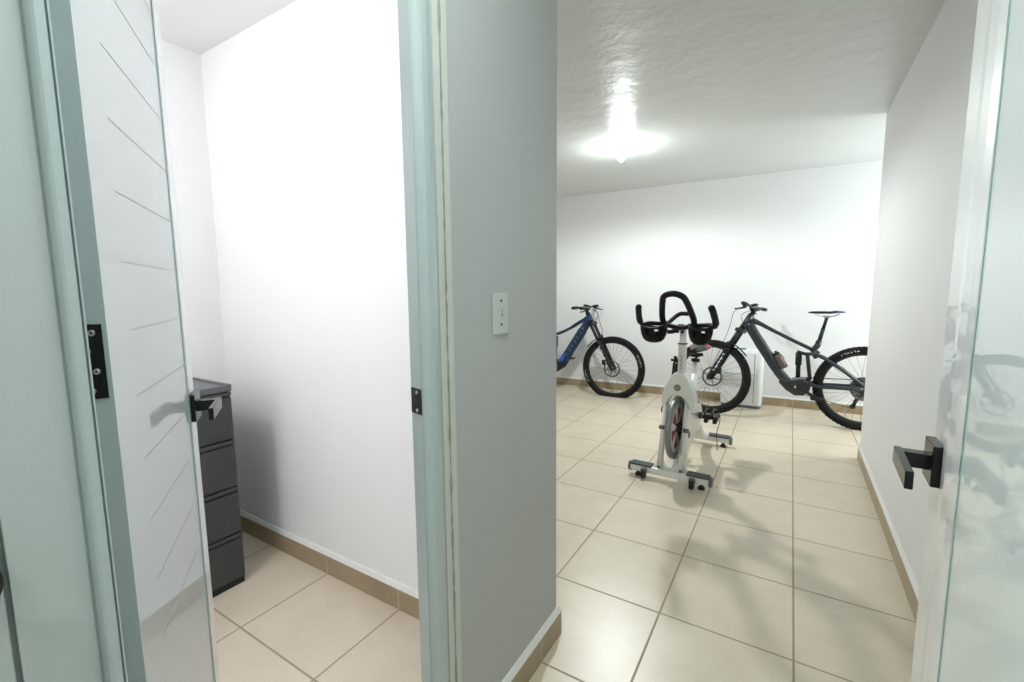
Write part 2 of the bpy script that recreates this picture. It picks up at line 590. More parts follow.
for (y1, w1, z1), (y2, w2, z2) in zip(vs[:-1], vs[1:]):
    bm.faces.new([bm.verts.new(p) for p in ((-0.7158, y1 - w1, z1), (-0.7158, y1 + w1, z1), (-0.7158, y2 + w2, z2), (-0.7158, y2 - w2, z2))])
obj('stained_joint', bm, 'stain', t1, label='brown stained joint running down the frame')
bm = prism(BM(), [(-0.75, 0.858), (-0.7165, 0.858), (-0.7175, 0.884), (-0.7205, 0.888), (-0.75, 0.888)], 0, HD, 'z')
obj('plaster_edge', bm, 'jamb_light', t1, label='lighter plaster edge')
nearer(t1)
for c_ in t1.children:
    nearer(c_)
# strike plate
bm = BM()
n_ = Vector((-0.26, -0.965, 0)).normalized()       # facing direction of the post
d_ = Vector((0.965, -0.26, 0)).normalized()
def plate_pt(a, z, off):
    p = Vector((-0.7435, 0.7712, 0)) + d_ * a + n_ * off
    return (p.x * K, p.y * K, z + 0.0165)
def plate(bm, a0, a1, z0, z1, t0, t1_):
    v = [bm.verts.new(plate_pt(a, z, t)) for t in (t0, t1_) for a, z in ((a0, z0), (a1, z0), (a1, z1), (a0, z1))]
    for f in ((0, 1, 2, 3), (4, 5, 6, 7), (0, 1, 5, 4), (1, 2, 6, 5), (2, 3, 7, 6), (3, 0, 4, 7)):
        bm.faces.new([v[i] for i in f])
plate(bm, -0.018, 0.0235, 0.985, 1.042, 0.0, 0.003)
sp_ = obj('strike_plate', bm, 'black_metal', t1, label='black strike plate')
for z in (0.993, 1.034):
    bm = BM()
    cyl(bm, plate_pt(0.008, z, 0.003), plate_pt(0.008, z, 0.0045), 0.004, seg=14)
    obj('screw', bm, 'screw', sp_)
bm = BM()
plate(bm, -0.001, 0.013, 1.003, 1.024, 0.0028, 0.0034)
obj('latch_hole', bm, 'dark', sp_)

# ---- left post of the doorway
bm = prism(BM(), [(-0.80, 0.168), (-0.722, 0.168), (-0.722, 0.171), (-0.706, 0.173), (-0.703, 0.1755), (-0.703, 0.184), (-0.7085, 0.1855),
                  (-0.7085, 0.1862), (-0.7045, 0.1868), (-0.7045, 0.1885), (-0.712, 0.1875), (-0.740, 0.177), (-0.80, 0.176)], 0, HD, 'z')
nearer(struct('trim_2', bm, 'jamb', 'pale teal moulded door casing left of the open panelled door', 'door frame'))
bm = prism(BM(), [(-0.765, 0.168), (-0.70, 0.168), (-0.70, 0.868), (-0.765, 0.868)], HD, HD + 0.05, 'z')
nearer(struct('trim_3', bm, 'jamb', 'pale teal head of the door frame', 'door frame'))


def lever_handle(parent, label_, L=0.098, stand=0.048, size=0.058):
    """local frame: +x = along the leaf towards the hinge, +y = out of the leaf face, z up; origin = centre on face"""
    o = obj('door_handle', box(BM(), -size / 2, size / 2, 0, 0.012, -size / 2, size / 2, bev=0.0012), 'black_metal', parent, label=label_)
    b = box(BM(), -0.010, 0.010, 0.010, stand, -0.011, 0.011, bev=0.001)
    box(b, -0.011, L, stand - 0.003, stand + 0.006, -0.012, 0.012, bev=0.0012)
    obj('lever', b, 'black_metal', o)
    return o


# ---- open door of the small room (glass-faced, engraved lines)
ANG = math.radians(180 - 33)                                 # leaf direction from the hinge
d1 = thing('door_1', 'narrow white glass faced door with engraved lines, opened into the small room', 'door',
           (-0.760 * K, 0.225 * K - 0.0045, 0), ANG)
d1['kind'] = 'structure'
LW, GW = 0.474, 0.386
# local: x along the leaf, y: the face seen from the hall is at y=0, thickness towards +y
# (the leaf direction points left-away, so local +y points left-near, away from the viewer's side)
bm = box(BM(), 0.0, LW, 0.002, 0.040, 0.012, 2.10)
leaf = obj('door_leaf', bm, 'door_frame', d1, label='white aluminium leaf and latch stile')
bm = box(BM(), -0.003, 0.0009, -0.0032, 0.0405, 0.012, 2.10)
obj('hinge_edge', bm, 'jamb', d1, label='pale teal hinge side edge of the door')
bm = box(BM(), 0.001, GW, -0.003, 0.002, 0.012, 2.10)
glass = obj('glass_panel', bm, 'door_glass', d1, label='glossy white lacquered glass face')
bm = box(BM(), GW, GW + 0.010, -0.0045, 0.002, 0.012, 2.10)
obj('glass_edge_strip', bm, 'glass_edge', d1, label='thin teal edge line of the glass')
bm = BM()
for k in range(-5, 9):
    z = 1.2242 + 0.0941 * k
    if z > 2.05:
        continue
    box(bm, 0.083, 0.384, -0.0034, -0.0029, z - 0.0005, z + 0.0005)
obj('engraved_lines', bm, 'groove', glass, label='fine horizontal engraved lines')
# hinge leaf on the hinge edge
bm = box(BM(), -0.0045, -0.003, 0.0015, 0.0405, 1.146, 1.238)
h = obj('hinge', bm, 'black_metal', d1, label='black hinge plate with four screws')
for yy, z in ((0.011, 1.2275), (0.0175, 1.205), (0.010, 1.180), (0.0165, 1.156)):
    b = BM()
    cyl(b, (-0.0045, yy, z), (-0.0062, yy, z), 0.0042, 0.0030, seg=14)
    cyl(b, (-0.0060, yy, z), (-0.0064, yy, z), 0.0014, seg=8, mi=1)
    obj('screw', b, ['screw', 'dark'], h)
# handle faces the viewer's side = local -y ; turn a frame by pi so that its +y is -y and +x points to the hinge
hf = lever_handle(d1, 'black square door handle with lever')
hf.location = (0.428, 0.0, 1.035)
hf.rotation_euler = (0, 0, PI)

# ---- open door on the right
DA = math.radians(90 - 2.6)                                  # direction from the hinge to the free edge
P0 = Vector((0.189, 0.812, 0))                              # face point under the near edge of the rosette
dd = Vector((math.cos(DA), math.sin(DA), 0))
DW = 0.79
org = P0 + dd * (0.082 - DW)
d2 = thing('door_2', 'wide white framed glass door standing open at the right edge, black lever', 'door', tuple(org), DA)
d2['kind'] = 'structure'
# local: x along leaf, viewer's side is +y (towards -X of the world)
bm = box(BM(), 0.0, DW, -0.040, -0.002, 0.012, 2.10, bev=0.002)
obj('door_leaf', bm, 'door_frame', d2, label='white door leaf with flat latch stile')
bm = prism(BM(), [(DW - 0.085, -0.003), (DW - 0.085, 0.001), (DW - 0.092, 0.0035), (DW - 0.115, 0.005), (DW - 0.150, 0.005), (DW - 0.176, 0.0035), (DW - 0.177, -0.003)], 0.012, 2.10, 'z')
obj('stile_moulding', bm, 'door_frame', d2, label='rounded glossy white moulding beside the glass')
bm = box(BM(), DW - 0.182, DW - 0.177, -0.002, 0.004, 0.012, 2.10)
obj('glass_edge_strip', bm, 'glass_edge', d2, label='thin dark teal edge line of the glass')
bm = box(BM(), 0.003, DW - 0.182, -0.002, 0.003, 0.012, 2.10)
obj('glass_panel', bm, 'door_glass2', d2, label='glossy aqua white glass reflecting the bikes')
hf2 = lever_handle(d2, 'black square door handle with lever', L=0.103, stand=0.043)
hf2.scale = (-1, 1, 1)
hf2.location = (DW - 0.082 + 0.029, 0.0, 1.026)
bm = BM()
for z in (0.25, 1.05, 1.85):
    cyl(bm, (-0.004, -0.03, z - 0.05), (-0.004, -0.03, z + 0.05), 0.006, seg=12)
obj('hinge_knuckle', bm, 'black_metal', d2)

# ---- closed door at the far left edge, of which the photo shows a sliver and its black handle
d3 = thing('door_3', 'closed pale green door at the far left edge with a black round handle', 'door', (-0.72 * K, 0.099 * K, 0))
d3['kind'] = 'structure'
bm = box(BM(), -0.045, -0.002, -0.84, 0.0, 0.01, 2.09, bev=0.002)
obj('door_leaf', bm, 'wall_green', d3)
bm = BM()
lathe(bm, [(0, 0.014), (0.028, 0.014), (0.033, 0.011), (0.034, 0.0), (0, 0.0)], 32, Matrix.Translation((-0.002, -0.0335, 0.985)) @ Matrix.Rotation(PI / 2, 4, 'Y'))
hh = obj('door_handle', bm, 'black_metal', d3, label='black round handle rosette')
bm = BM()
tube(bm, smooth_path([(0.012, -0.0335, 0.985), (0.04, -0.0335, 0.985), (0.052, -0.046, 0.985), (0.054, -0.12, 0.985)], 5), 0.008, seg=12)
obj('lever', bm, 'black_metal', hh)
bm = box(BM(), -0.045, -0.012, 0.0, 0.006, 0, 2.1)
struct('trim_4', bm, 'wall_green', 'shadowed gap beside the door at the far left edge', 'door frame', loc=(-0.72 * K, 0.099 * K, 0))

# ---- light switch
sw = thing('light_switch', 'white light switch plate on the grey green wall', 'light switch', (-0.72 * K, 1.099 * K, 1.153))
bm = box(BM(), 0, 0.006, -0.035, 0.035, 0, 0.113, bev=0.002)
obj('face_plate', bm, 'switch', sw)
for z in (0.092, 0.027):
    b = BM()
    cyl(b, (0.006, 0.0, z), (0.0068, 0.0, z), 0.0038, seg=14)
    obj('screw', b, 'dark', sw)
bm = box(BM(), 0.006, 0.0085, -0.0042, 0.0042, 0.047, 0.073, bev=0.0008)
tg = obj('toggle', bm, 'switch', sw)
bm = box(BM(), 0.0085, 0.0088, -0.0030, 0.0030, 0.049, 0.056)
box(bm, 0.0085, 0.0088, -0.0020, 0.0026, 0.0595, 0.0635)
box(bm, 0.0085, 0.0088, -0.0012, 0.0022, 0.066, 0.0695)
obj('toggle_mark', bm, 'cap', tg)

# ---- bulb on the ceiling
LX, LY = -1.26, 3.80
lb = thing('light_bulb', 'lit bare bulb in a white holder on the glossy ceiling', 'lamp', (LX, LY, 2.33))
bm = BM()
lathe(bm, [(0, 0.12), (0.055, 0.12), (0.055, 0.105), (0.030, 0.095), (0.024, 0.075), (0, 0.075)], 28)
obj('lamp_holder', bm, 'white_plastic', lb)
bm = BM()
lathe(bm, [(0, 0.075), (0.014, 0.075), (0.016, 0.06), (0.028, 0.040), (0.031, 0.022), (0.026, 0.006), (0.014, -0.003), (0, -0.006)], 28)
obj('bulb', bm, 'bulb', lb, label='glowing white glass bulb')
for nm_, tp, en in (('bulb_light', 'POINT', 12), ('bulb_downlight', 'SPOT', 96)):
    pl = bpy.data.lights.new(nm_, tp)
    pl.energy = en
    pl.color = (0.94, 1.0, 0.985)
    pl.shadow_soft_size = 0.05
    if tp == 'SPOT':
        pl.spot_size = math.radians(176)
        pl.spot_blend = 0.35
    po = bpy.data.objects.new(nm_, pl)
    po.location = (LX, LY, 2.28)
    COL.objects.link(po)

# ------------------------------------------------------------------ filing cabinet
fc = thing('filing_cabinet', 'charcoal grey four drawer filing cabinet behind the open panelled door', 'cabinet', (-2.0, 0.97, 0))
# local: front face towards +x at x=0, width along -y
D, Wd, H = 0.46, 0.47, 0.885
bm = box(BM(), -D, -0.012, -Wd, 0, 0.0, H - 0.024, bev=0.002)
obj('body', bm, 'cabinet', fc)
bm = box(BM(), -D, 0.004, -Wd - 0.002, 0.002, H - 0.024, H - 0.003, bev=0.002)
box(bm, -D, 0.004, -0.012, 0.002, H - 0.004, H + 0.004)
box(bm, -D, 0.004, -Wd - 0.002, -Wd + 0.012, H - 0.004, H + 0.004)
box(bm, -0.012, 0.004, -Wd, 0, H - 0.004, H + 0.002)
obj('lid', bm, 'cab_top', fc, label='grey raised edge lid')
dh = (H - 0.024 - 0.03) / 4
for k in range(4):
    z0 = 0.03 + k * dh
    b = box(BM(), -0.012, 0.006, -Wd + 0.004, -0.004, z0 + 0.004, z0 + dh - 0.026, bev=0.0015)
    dr = obj('drawer', b, 'cabinet', fc)
    b = box(BM(), -0.011, -0.003, -Wd + 0.004, -0.004, z0 + dh - 0.026, z0 + dh - 0.018, mi=1)
    box(b, -0.012, 0.008, -Wd + 0.004, -0.004, z0 + dh - 0.018, z0 + dh - 0.003)
    obj('finger_pull', b, ['cabinet', 'cabinet_gap'], dr, label='full width pull edge of the drawer')
bm = box(BM(), -D + 0.01, -0.004, -Wd + 0.004, -0.004, 0.0, 0.03)
obj('plinth', bm, 'cabinet_gap', fc)

# ------------------------------------------------------------------ dehumidifier
dx0 = -0.41
dhm = thing('dehumidifier', 'white upright dehumidifier against the back wall behind the grey bike', 'appliance', (dx0, 5.40, 0))
def rrect(w, d, r, n=6):
    pts = []
    for cx, cy, a0 in ((w - r, d - r, 0), (-w + r, d - r, 90), (-w + r, -d + r, 180), (w - r, -d + r, 270)):
        for k in range(n + 1):
            a = math.radians(a0 + 90 * k / n)
            pts.append((cx + r * math.cos(a), cy + r * math.sin(a)))
    return pts
def stack(bm, levels, mi=0):
    rings = [[bm.verts.new((x, y, z)) for x, y in rrect(w, d, r)] for w, d, r, z in levels]
    for A, B in zip(rings[:-1], rings[1:]):
        n = len(A)
        for k in range(n):
            f = bm.faces.new((A[k], A[(k + 1) % n], B[(k + 1) % n], B[k]))
            f.smooth = True
            f.material_index = mi
    bm.faces.new(rings[0][::-1]).material_index = mi
    bm.faces.new(rings[-1]).material_index = mi
    return bm
bm = stack(BM(), [(0.195, 0.115, 0.04, 0.03), (0.20, 0.12, 0.045, 0.045), (0.20, 0.12, 0.045, 0.585), (0.195, 0.115, 0.045, 0.605), (0.18, 0.10, 0.04, 0.617)])
obj('housing', bm, 'white_plastic', dhm)
bm = stack(BM(), [(0.185, 0.105, 0.035, 0.0), (0.19, 0.11, 0.035, 0.03)])
obj('base', bm, 'grey_plastic', dhm, label='dark grey base')
bm = box(BM(), -0.10, 0.03, -0.06, -0.02, 0.617, 0.630, bev=0.004)
obj('control_panel', bm, 'grey_plastic', dhm, label='dark control strip on top')
bm = box(BM(), 0.12, 0.125, -0.1215, -0.1195, 0.06, 0.58)
box(bm, -0.20 + 0.04, 0.12, -0.1215, -0.1195, 0.36, 0.364)
obj('panel_seam', bm, 'cap', dhm)


# ------------------------------------------------------------------ mountain bikes
def wheel(parent, cx, cz, side, flat_z=None, R=0.372, rt_=0.029, marks=True, rot=0.0):
    """rim is the part; tyre, hub, disc and each spoke are its children. local y = axle"""
    Mx = Matrix.Translation((cx, 0, cz)) @ Matrix.Rotation(PI / 2, 4, 'X')
    Ri = R - 2 * rt_
    b = BM()
    lathe(b, [(Ri - 0.004, 0.014), (Ri + 0.010, 0.015), (Ri + 0.010, -0.015), (Ri - 0.004, -0.014), (Ri - 0.016, -0.008), (Ri - 0.016, 0.008)], 72, Mx, closed=True)
    rim = obj('wheel_rim', b, 'rim', parent)
    b = BM()
    prof = []
    for k in range(16):
        a = 2 * PI * k / 16
        prof.append((R - rt_ + rt_ * 0.97 * math.cos(a), rt_ * math.sin(a)))
    lathe(b, prof, 96, Mx, closed=True)
    NK = 62
    for i in range(NK):
        th = 2 * PI * (i + 0.5) / NK
        for (off, w, tilt) in ((0.0, 0.008, 0), (-0.014, 0.006, 0.35), (0.014, 0.006, -0.35), (-0.024, 0.005, 0.9), (0.024, 0.005, -0.9)):
            th2 = th + (PI / NK if off == 0.0 or abs(off) > 0.02 else 0)
            rr = R - rt_ + math.sqrt(max(0, rt_ ** 2 - off ** 2)) - 0.003
            T = Matrix.Translation((cx, 0, cz)) @ Matrix.Rotation(-th2, 4, 'Y') @ Matrix.Translation((rr, off, 0)) @ Matrix.Rotation(-tilt, 4, 'Z')
            box(b, 0, 0.0095, -w / 1.3, w / 1.3, -0.0085, 0.0085, mx=T)
    if flat_z is not None:
        for v in b.verts:
            lim = flat_z
            if v.co.z < lim:
                k = (lim - v.co.z)
                v.co.y *= 1 + k * 5
                v.co.z = lim + (v.co.z - lim) * 0.02
    else:
        for v in b.verts:
            if v.co.z < 0.0:
                v.co.z = 0.0
    ty = obj('tyre', b, 'tyre', rim)
    if marks:
        for a0 in (rot, rot + 180):
            b = BM()
            for k in range(6):
                th = math.radians(a0 + k * 4.2)
                rr = R - rt_ * 1.05
                T = Matrix.Translation((cx, 0, cz)) @ Matrix.Rotation(-th, 4, 'Y') @ Matrix.Translation((rr, side * (rt_ * 0.965), 0))
                if k % 3 == 0:
                    box(b, -0.007, 0.007, 0, side * 0.0012, -0.008, -0.005, mx=T); box(b, -0.007, 0.007, 0, side * 0.0012, 0.005, 0.008, mx=T); box(b, -0.002, 0.002, 0, side * 0.0012, -0.005, 0.005, mx=T)
                elif k % 3 == 1:
                    box(b, -0.007, 0.007, 0, side * 0.0012, -0.007, -0.003, mx=T); box(b, 0.004, 0.007, 0, side * 0.0012, -0.003, 0.007, mx=T)
                else:
                    box(b, -0.007, 0.007, 0, side * 0.0012, -0.002, 0.002, mx=T); box(b, -0.007, -0.004, 0, side * 0.0012, -0.007, 0.007, mx=T)
            obj('sidewall_lettering', b, 'tyre_mark', rim, label='pale lettering on the sidewall')
    b = BM()
    cyl(b, (cx, -0.055, cz), (cx, 0.055, cz), 0.011, seg=14)
    cyl(b, (cx, -0.032, cz), (cx, -0.024, cz), 0.030, seg=20)
    cyl(b, (cx, 0.024, cz), (cx, 0.032, cz), 0.030, seg=20)
    cyl(b, (cx, -0.028, cz), (cx, 0.028, cz), 0.018, seg=16)
    obj('hub', b, 'black', rim)
    # brake disc
    b = BM()
    Md = Matrix.Translation((cx, side * 0.040, cz)) @ Matrix.Rotation(PI / 2, 4, 'X')
    lathe(b, [(0.084, -0.001), (0.100, -0.001), (0.100, 0.001), (0.084, 0.001)], 48, Md, closed=True)
    for k in range(6):
        a = PI * 2 * k / 6 + 0.3
        c, s = math.cos(a), math.sin(a)
        c2, s2 = math.cos(a + 0.45), math.sin(a + 0.45)
        tube(b, [(cx + 0.02 * c, side * 0.040, cz + 0.02 * s), (cx + 0.086 * c2, side * 0.040, cz + 0.086 * s2)], [0.006, 0.004], seg=6)
    lathe(b, [(0.0, -0.002), (0.026, -0.002), (0.026, 0.002), (0.0, 0.002)], 24, Md)
    obj('brake_disc', b, 'spoke', rim)
    # spokes
    NS = 28
    b = BM()
    tube(b, [(0.028, 0, 0), (Ri - 0.010, 0, 0)], 0.0013, seg=5)
    me = bpy.data.meshes.new('spoke')
    b.to_mesh(me); b.free()
    me.materials.append(M['spoke'])
    for k in range(NS):
        a = 2 * PI * k / NS
        sgn = 1 if k % 2 else -1
        lead = 0.95 if (k // 2) % 2 else -0.95
        p = Vector((0.029 * math.cos(a + lead), sgn * 0.027, 0.029 * math.sin(a + lead)))
        q = Vector(((Ri - 0.012) * math.cos(a), 0, (Ri - 0.012) * math.sin(a)))
        o = bpy.data.objects.new('spoke', me)
        dirv = (q - p)
        o.rotation_mode = 'QUATERNION'
        o.rotation_quaternion = Vector((1, 0, 0)).rotation_difference(dirv.normalized())
        o.scale = (dirv.length / (Ri - 0.038), 1, 1)
        off = o.rotation_quaternion @ Vector((0.028 * o.scale[0], 0, 0))
        o.location = Vector((cx, 0, cz)) + p - off
        o.parent = rim
        COL.objects.link(o)
    return rim


def bike(kind, label, loc, rotz, side, flat=False):
    """local x = from front hub to rear hub, y = lateral, side = sign of y of the side facing the room"""
    t = thing('mountain_bike', label, 'bicycle', loc, rotz, 'mountain bikes along the back wall')
    fm = 'grey_frame' if kind == 'grey' else 'blue_frame'
    sm = 'dark_frame' if kind == 'grey' else 'blue_frame'
    cz = 0.372
    fz = 0.340 if flat else 0.372
    fwheel = wheel(t, 0.0, fz, 1 if side < 0 else 1 if False else (side if kind == 'grey' else side), flat_z=0.004 if flat else None, rot=150 if kind == 'blue' else 110)
    wheel(t, 1.245, cz, side, rot=100)
    s = side
    STEER = []
    # head geometry
    ht = Vector((0.345, 0, 1.015)); hb = Vector((0.262, 0, 0.865))
    if kind == 'blue':
        ht = Vector((0.325, 0, 0.985)); hb = Vector((0.268, 0, 0.868))
    axd = (ht - hb).normalized()
    # fork
    b = BM()
    for yy in (-0.058, 0.058):
        top = hb - axd * 0.015 + Vector((0, yy, 0))
        mid = top + (Vector((0.018, yy, fz + 0.03)) - top) * 0.42
        low = Vector((0.018, yy, fz + 0.03))
        tube(b, [top + axd * 0.03, mid], 0.0185, seg=14)
        tube(b, [mid + (top - mid).normalized() * 0.012, mid, low, Vector((0.0, yy * 0.95, fz))], [0.025, 0.0255, 0.021, 0.015], seg=14, mi=1)
    fork = obj('fork', b, ['black', 'black'], t)
    b = box(BM(), -0.035, 0.035, -0.082, 0.082, -0.018, 0.018, bev=0.008, mx=Matrix.Translation(hb - axd * 0.012) @ Matrix.Rotation(0.42, 4, 'Y'))
    obj('fork_crown', b, 'black', fork)
    br_c = hb + (Vector((0.018, 0, fz)) - hb) * 0.36
    b = BM()
    arc = [br_c + Vector((-0.028, yy, 0.0 + 0.045 * (1 - (yy / 0.06) ** 2))) for yy in (-0.058, -0.035, 0, 0.035, 0.058)]
    tube(b, smooth_path(arc, 3), 0.012, seg=10)
    obj('fork_brace', b, 'black', fork)
    # fork decals on the room side
    b = BM()
    a0 = hb + (Vector((0.018, 0, fz)) - hb) * 0.52
    a1 = hb + (Vector((0.018, 0, fz)) - hb) * 0.85
    nrm = Vector((0, s, 0))
    fl_bar = (a1 - a0).normalized()
    fl_c = a0 + (a1 - a0) * 0.5 + Vector((0, s * 0.0822, 0))
    fl_p = fl_bar.cross(nrm)
    fl_v = [b.verts.new(fl_c + fl_bar * u + fl_p * v + nrm * yo) for yo in (-0.005, 0.0015) for (u, v) in ((-0.068, -0.0012), (0.068, -0.0012), (0.068, 0.0042), (-0.068, 0.0042))]
    for f in ((0, 1, 2, 3), (4, 5, 6, 7), (0, 1, 5, 4), (1, 2, 6, 5), (2, 3, 7, 6), (3, 0, 4, 7)):
        b.faces.new([fl_v[i] for i in f])
    for k in range(5):
        c = a0 + (a1 - a0) * (k / 4) + Vector((0, s * 0.0822, 0))
        dd_ = (a1 - a0).normalized()
        pp = dd_.cross(nrm)
        for (u0, u1, v0, v1) in (((-0.010, 0.010, -0.010, -0.004) if k % 2 else (-0.010, -0.004, -0.010, 0.010)), (0.0, 0.010, 0.002, 0.010)):
            vs = []
            for yo in (-0.004, 0.002):
                for (u, v) in ((u0, v0), (u1, v0), (u1, v1), (u0, v1)):
                    vs.append(b.verts.new(c + dd_ * u + pp * v + nrm * yo))
            for f in ((0, 1, 2, 3), (4, 5, 6, 7), (0, 1, 5, 4), (1, 2, 6, 5), (2, 3, 7, 6), (3, 0, 4, 7)):
                b.faces.new([vs[i] for i in f])
    obj('fork_lettering', b, 'logo', fork, label='pale lettering on the fork leg')
    # mudguard
    b = BM()
    pts = [Vector((0 + 0.398 * math.cos(math.radians(a)), 0, fz + 0.398 * math.sin(math.radians(a)))) for a in (36, 42, 49, 56, 63)]
    tube(b, pts, [0.003, 0.004, 0.004, 0.004, 0.003], seg=8, flat=9, flat_ref=(0, 1, 0))
    guard_ = obj('mudguard', b, 'black', t)
    # cables
    b = BM()
    bar = ht + axd * 0.045 + Vector((-0.028, 0, 0.012))
    tube(b, smooth_path([bar + Vector((-0.03, s * 0.10, 0)), bar + Vector((-0.13, s * 0.08, -0.03)), bar + Vector((-0.17, s * 0.05, -0.17)),
                         bar + Vector((-0.20, s * 0.05, -0.27)), Vector((0.10, s * 0.075, fz + 0.28)), Vector((0.03, s * 0.075, fz + 0.08))], 6), 0.0028, seg=6)
    tube(b, smooth_path([bar + Vector((0, -s * 0.12, 0)), bar + Vector((-0.10, -s * 0.07, -0.05)), bar + Vector((-0.06, -s * 0.02, -0.17)), hb + Vector((0.05, -s * 0.02, 0.03))], 6), 0.0028, seg=6)
    cable_ = obj('cable', b, 'black', t)
    # handlebar with grips, levers, stem
    b = BM()
    tube(b, [ht + axd * 0.0, ht + axd * 0.05], 0.021, seg=14)
    tube(b, [ht + axd * 0.035, bar], [0.022, 0.020], seg=12)
    stem = obj('stem', b, 'black', t)
    b = BM()
    bp_ = [bar + Vector((0.03, y, 0.022)) if abs(y) > 0.3 else bar + Vector((0.0 if abs(y) < 0.05 else 0.018, y, 0.0 if abs(y) < 0.05 else 0.018)) for y in (-0.385, -0.33, -0.12, -0.03, 0.03, 0.12, 0.33, 0.385)]
    tube(b, smooth_path(bp_, 4), 0.0125, seg=12)
    hb_ = obj('handlebar', b, 'black', t)
    for sg in (-1, 1):
        b = BM()
        tube(b, [bar + Vector((0.027, sg * 0.26, 0.021)), bar + Vector((0.03, sg * 0.39, 0.022))], 0.0175, seg=14)
        obj('grip', b, 'grip', hb_)
        b = BM()
        tube(b, smooth_path([bar + Vector((-0.005, sg * 0.20, 0.005)), bar + Vector((-0.045, sg * 0.21, -0.008)), bar + Vector((-0.055, sg * 0.30, -0.020)), bar + Vector((-0.045, sg * 0.35, -0.024))], 4), 0.007, seg=8)
        cyl(b, bar + Vector((-0.01, sg * 0.17, 0.012)), bar + Vector((0.0, sg * 0.235, 0.012)), 0.017, seg=12)
        obj('brake_lever', b, 'black', hb_)
    b = box(BM(), -0.03, 0.03, -0.035, 0.035, -0.012, 0.012, bev=0.005, mx=Matrix.Translation(bar + Vector((0.02, 0, 0.035))) @ Matrix.Rotation(-0.25, 4, 'Y'))
    obj('display', b, 'black', hb_)
    # frame: head tube, down tube (deep, houses the battery), top tube, seat tube, motor
    F = BM()
    tube(F, [hb - axd * 0.01, ht], [0.032, 0.030], seg=18)
    if kind == 'grey':
        tube(F, smooth_path([(0.318, 0, 0.925), (0.405, 0, 0.775), (0.50, 0, 0.625), (0.60, 0, 0.465), (0.665, 0, 0.385)], 5), [0.046] * 6 + [0.048] * 8 + [0.044] * 7, seg=16, flat=0.62, flat_ref=(0, 1, 0))
        tube(F, smooth_path([(0.325, 0, 0.960), (0.40, 0, 0.935), (0.52, 0, 0.870), (0.70, 0, 0.775), (0.87, 0, 0.69), (0.90, 0, 0.665)], 5), [0.036, 0.034, 0.032, 0.030, 0.026, 0.023, 0.021, 0.020, 0.019, 0.018, 0.018, 0.017] + [0.017] * 14, seg=14, flat=0.8, flat_ref=(0, 1, 0))
        tube(F, [(0.845, 0, 0.68), (0.885, 0, 0.735), (0.905, 0, 0.785)], [0.022, 0.026, 0.021], seg=14)
        tube(F, [(0.86, 0, 0.69), (0.88, 0, 0.62)], [0.024, 0.017], seg=12)
    else:
        tube(F, smooth_path([(0.30, 0, 0.915), (0.375, 0, 0.79), (0.50, 0, 0.60), (0.60, 0, 0.44), (0.67, 0, 0.33)], 5), [0.050] * 6 + [0.056] * 8 + [0.060] * 7, seg=16, flat=0.62, flat_ref=(0, 1, 0))
        tube(F, smooth_path([(0.315, 0, 0.93), (0.42, 0, 0.875), (0.56, 0, 0.79), (0.72, 0, 0.72), (0.86, 0, 0.70)], 5), [0.030] * 3 + [0.022] * 6 + [0.018] * 12, seg=14, flat=0.8, flat_ref=(0, 1, 0))
        tube(F, [(0.80, 0, 0.36), (0.865, 0, 0.69), (0.885, 0, 0.76)], [0.026, 0.020, 0.020], seg=14)
    frame = obj('frame', F, fm, t)
    mz = 0.345 if kind == 'grey' else 0.315
    b = prism(BM(), [(0.615, mz + 0.085), (0.66, mz + 0.055), (0.74, mz + 0.075), (0.80, mz + 0.085), (0.86, mz + 0.03), (0.845, mz - 0.03), (0.80, mz - 0.075), (0.73, mz - 0.08), (0.66, mz - 0.035), (0.60, mz + 0.03)], -0.055, 0.055, 'y', bev=0.014)
    mot = obj('motor', b, 'dark_frame' if kind == 'grey' else 'black', t, label='dark motor housing')
    b = BM()
    cyl(b, (0.735, s * 0.050, mz + 0.005), (0.735, s * 0.060, mz + 0.005), 0.011, seg=16)
    obj('motor_badge', b, 'logo', mot)
    # battery side panel or lettering
    if kind == 'blue':
        b = prism(BM(), [(0.60, 0.485), (0.635, 0.475), (0.70, 0.36), (0.68, 0.31), (0.64, 0.335)], s * 0.030, s * 0.037, 'y')
        obj('frame_panel', b, 'blue_bright', frame, label='bright blue panel on the down tube')
    b = BM()
    A = Vector((0.40, 0, 0.76)); Bq = Vector((0.60, 0, 0.47))
    if kind == 'blue':
        A = Vector((0.37, 0, 0.80)); Bq = Vector((0.585, 0, 0.475))
    dv = (Bq - A).normalized(); pv = Vector((dv.z, 0, -dv.x))
    if kind == 'blue':
        for k in range(7):
            c = A + (Bq - A) * (k / 6)
            for (u0, u1, v0, v1) in (((-0.014, -0.008, -0.020, 0.020), (-0.008, 0.012, 0.012, 0.019)) if k % 2 else ((-0.012, 0.012, -0.004, 0.004), (0.006, 0.012, -0.020, 0.020))):
                vs = [b.verts.new(c + dv * u + pv * v + Vector((0, s * yo, 0))) for yo in (0.028, 0.0365) for (u, v) in ((u0, v0), (u1, v0), (u1, v1), (u0, v1))]
                for f in ((0, 1, 2, 3), (4, 5, 6, 7), (0, 1, 5, 4), (1, 2, 6, 5), (2, 3, 7, 6), (3, 0, 4, 7)):
                    b.faces.new([vs[i] for i in f])
        obj('frame_lettering', b, 'logo_blue', frame, label='pale lettering along the down tube')
    else:
        b.free()
    STEER.extend([fwheel, fork, guard_, cable_, stem, hb_])
    # rear triangle
    b = BM()
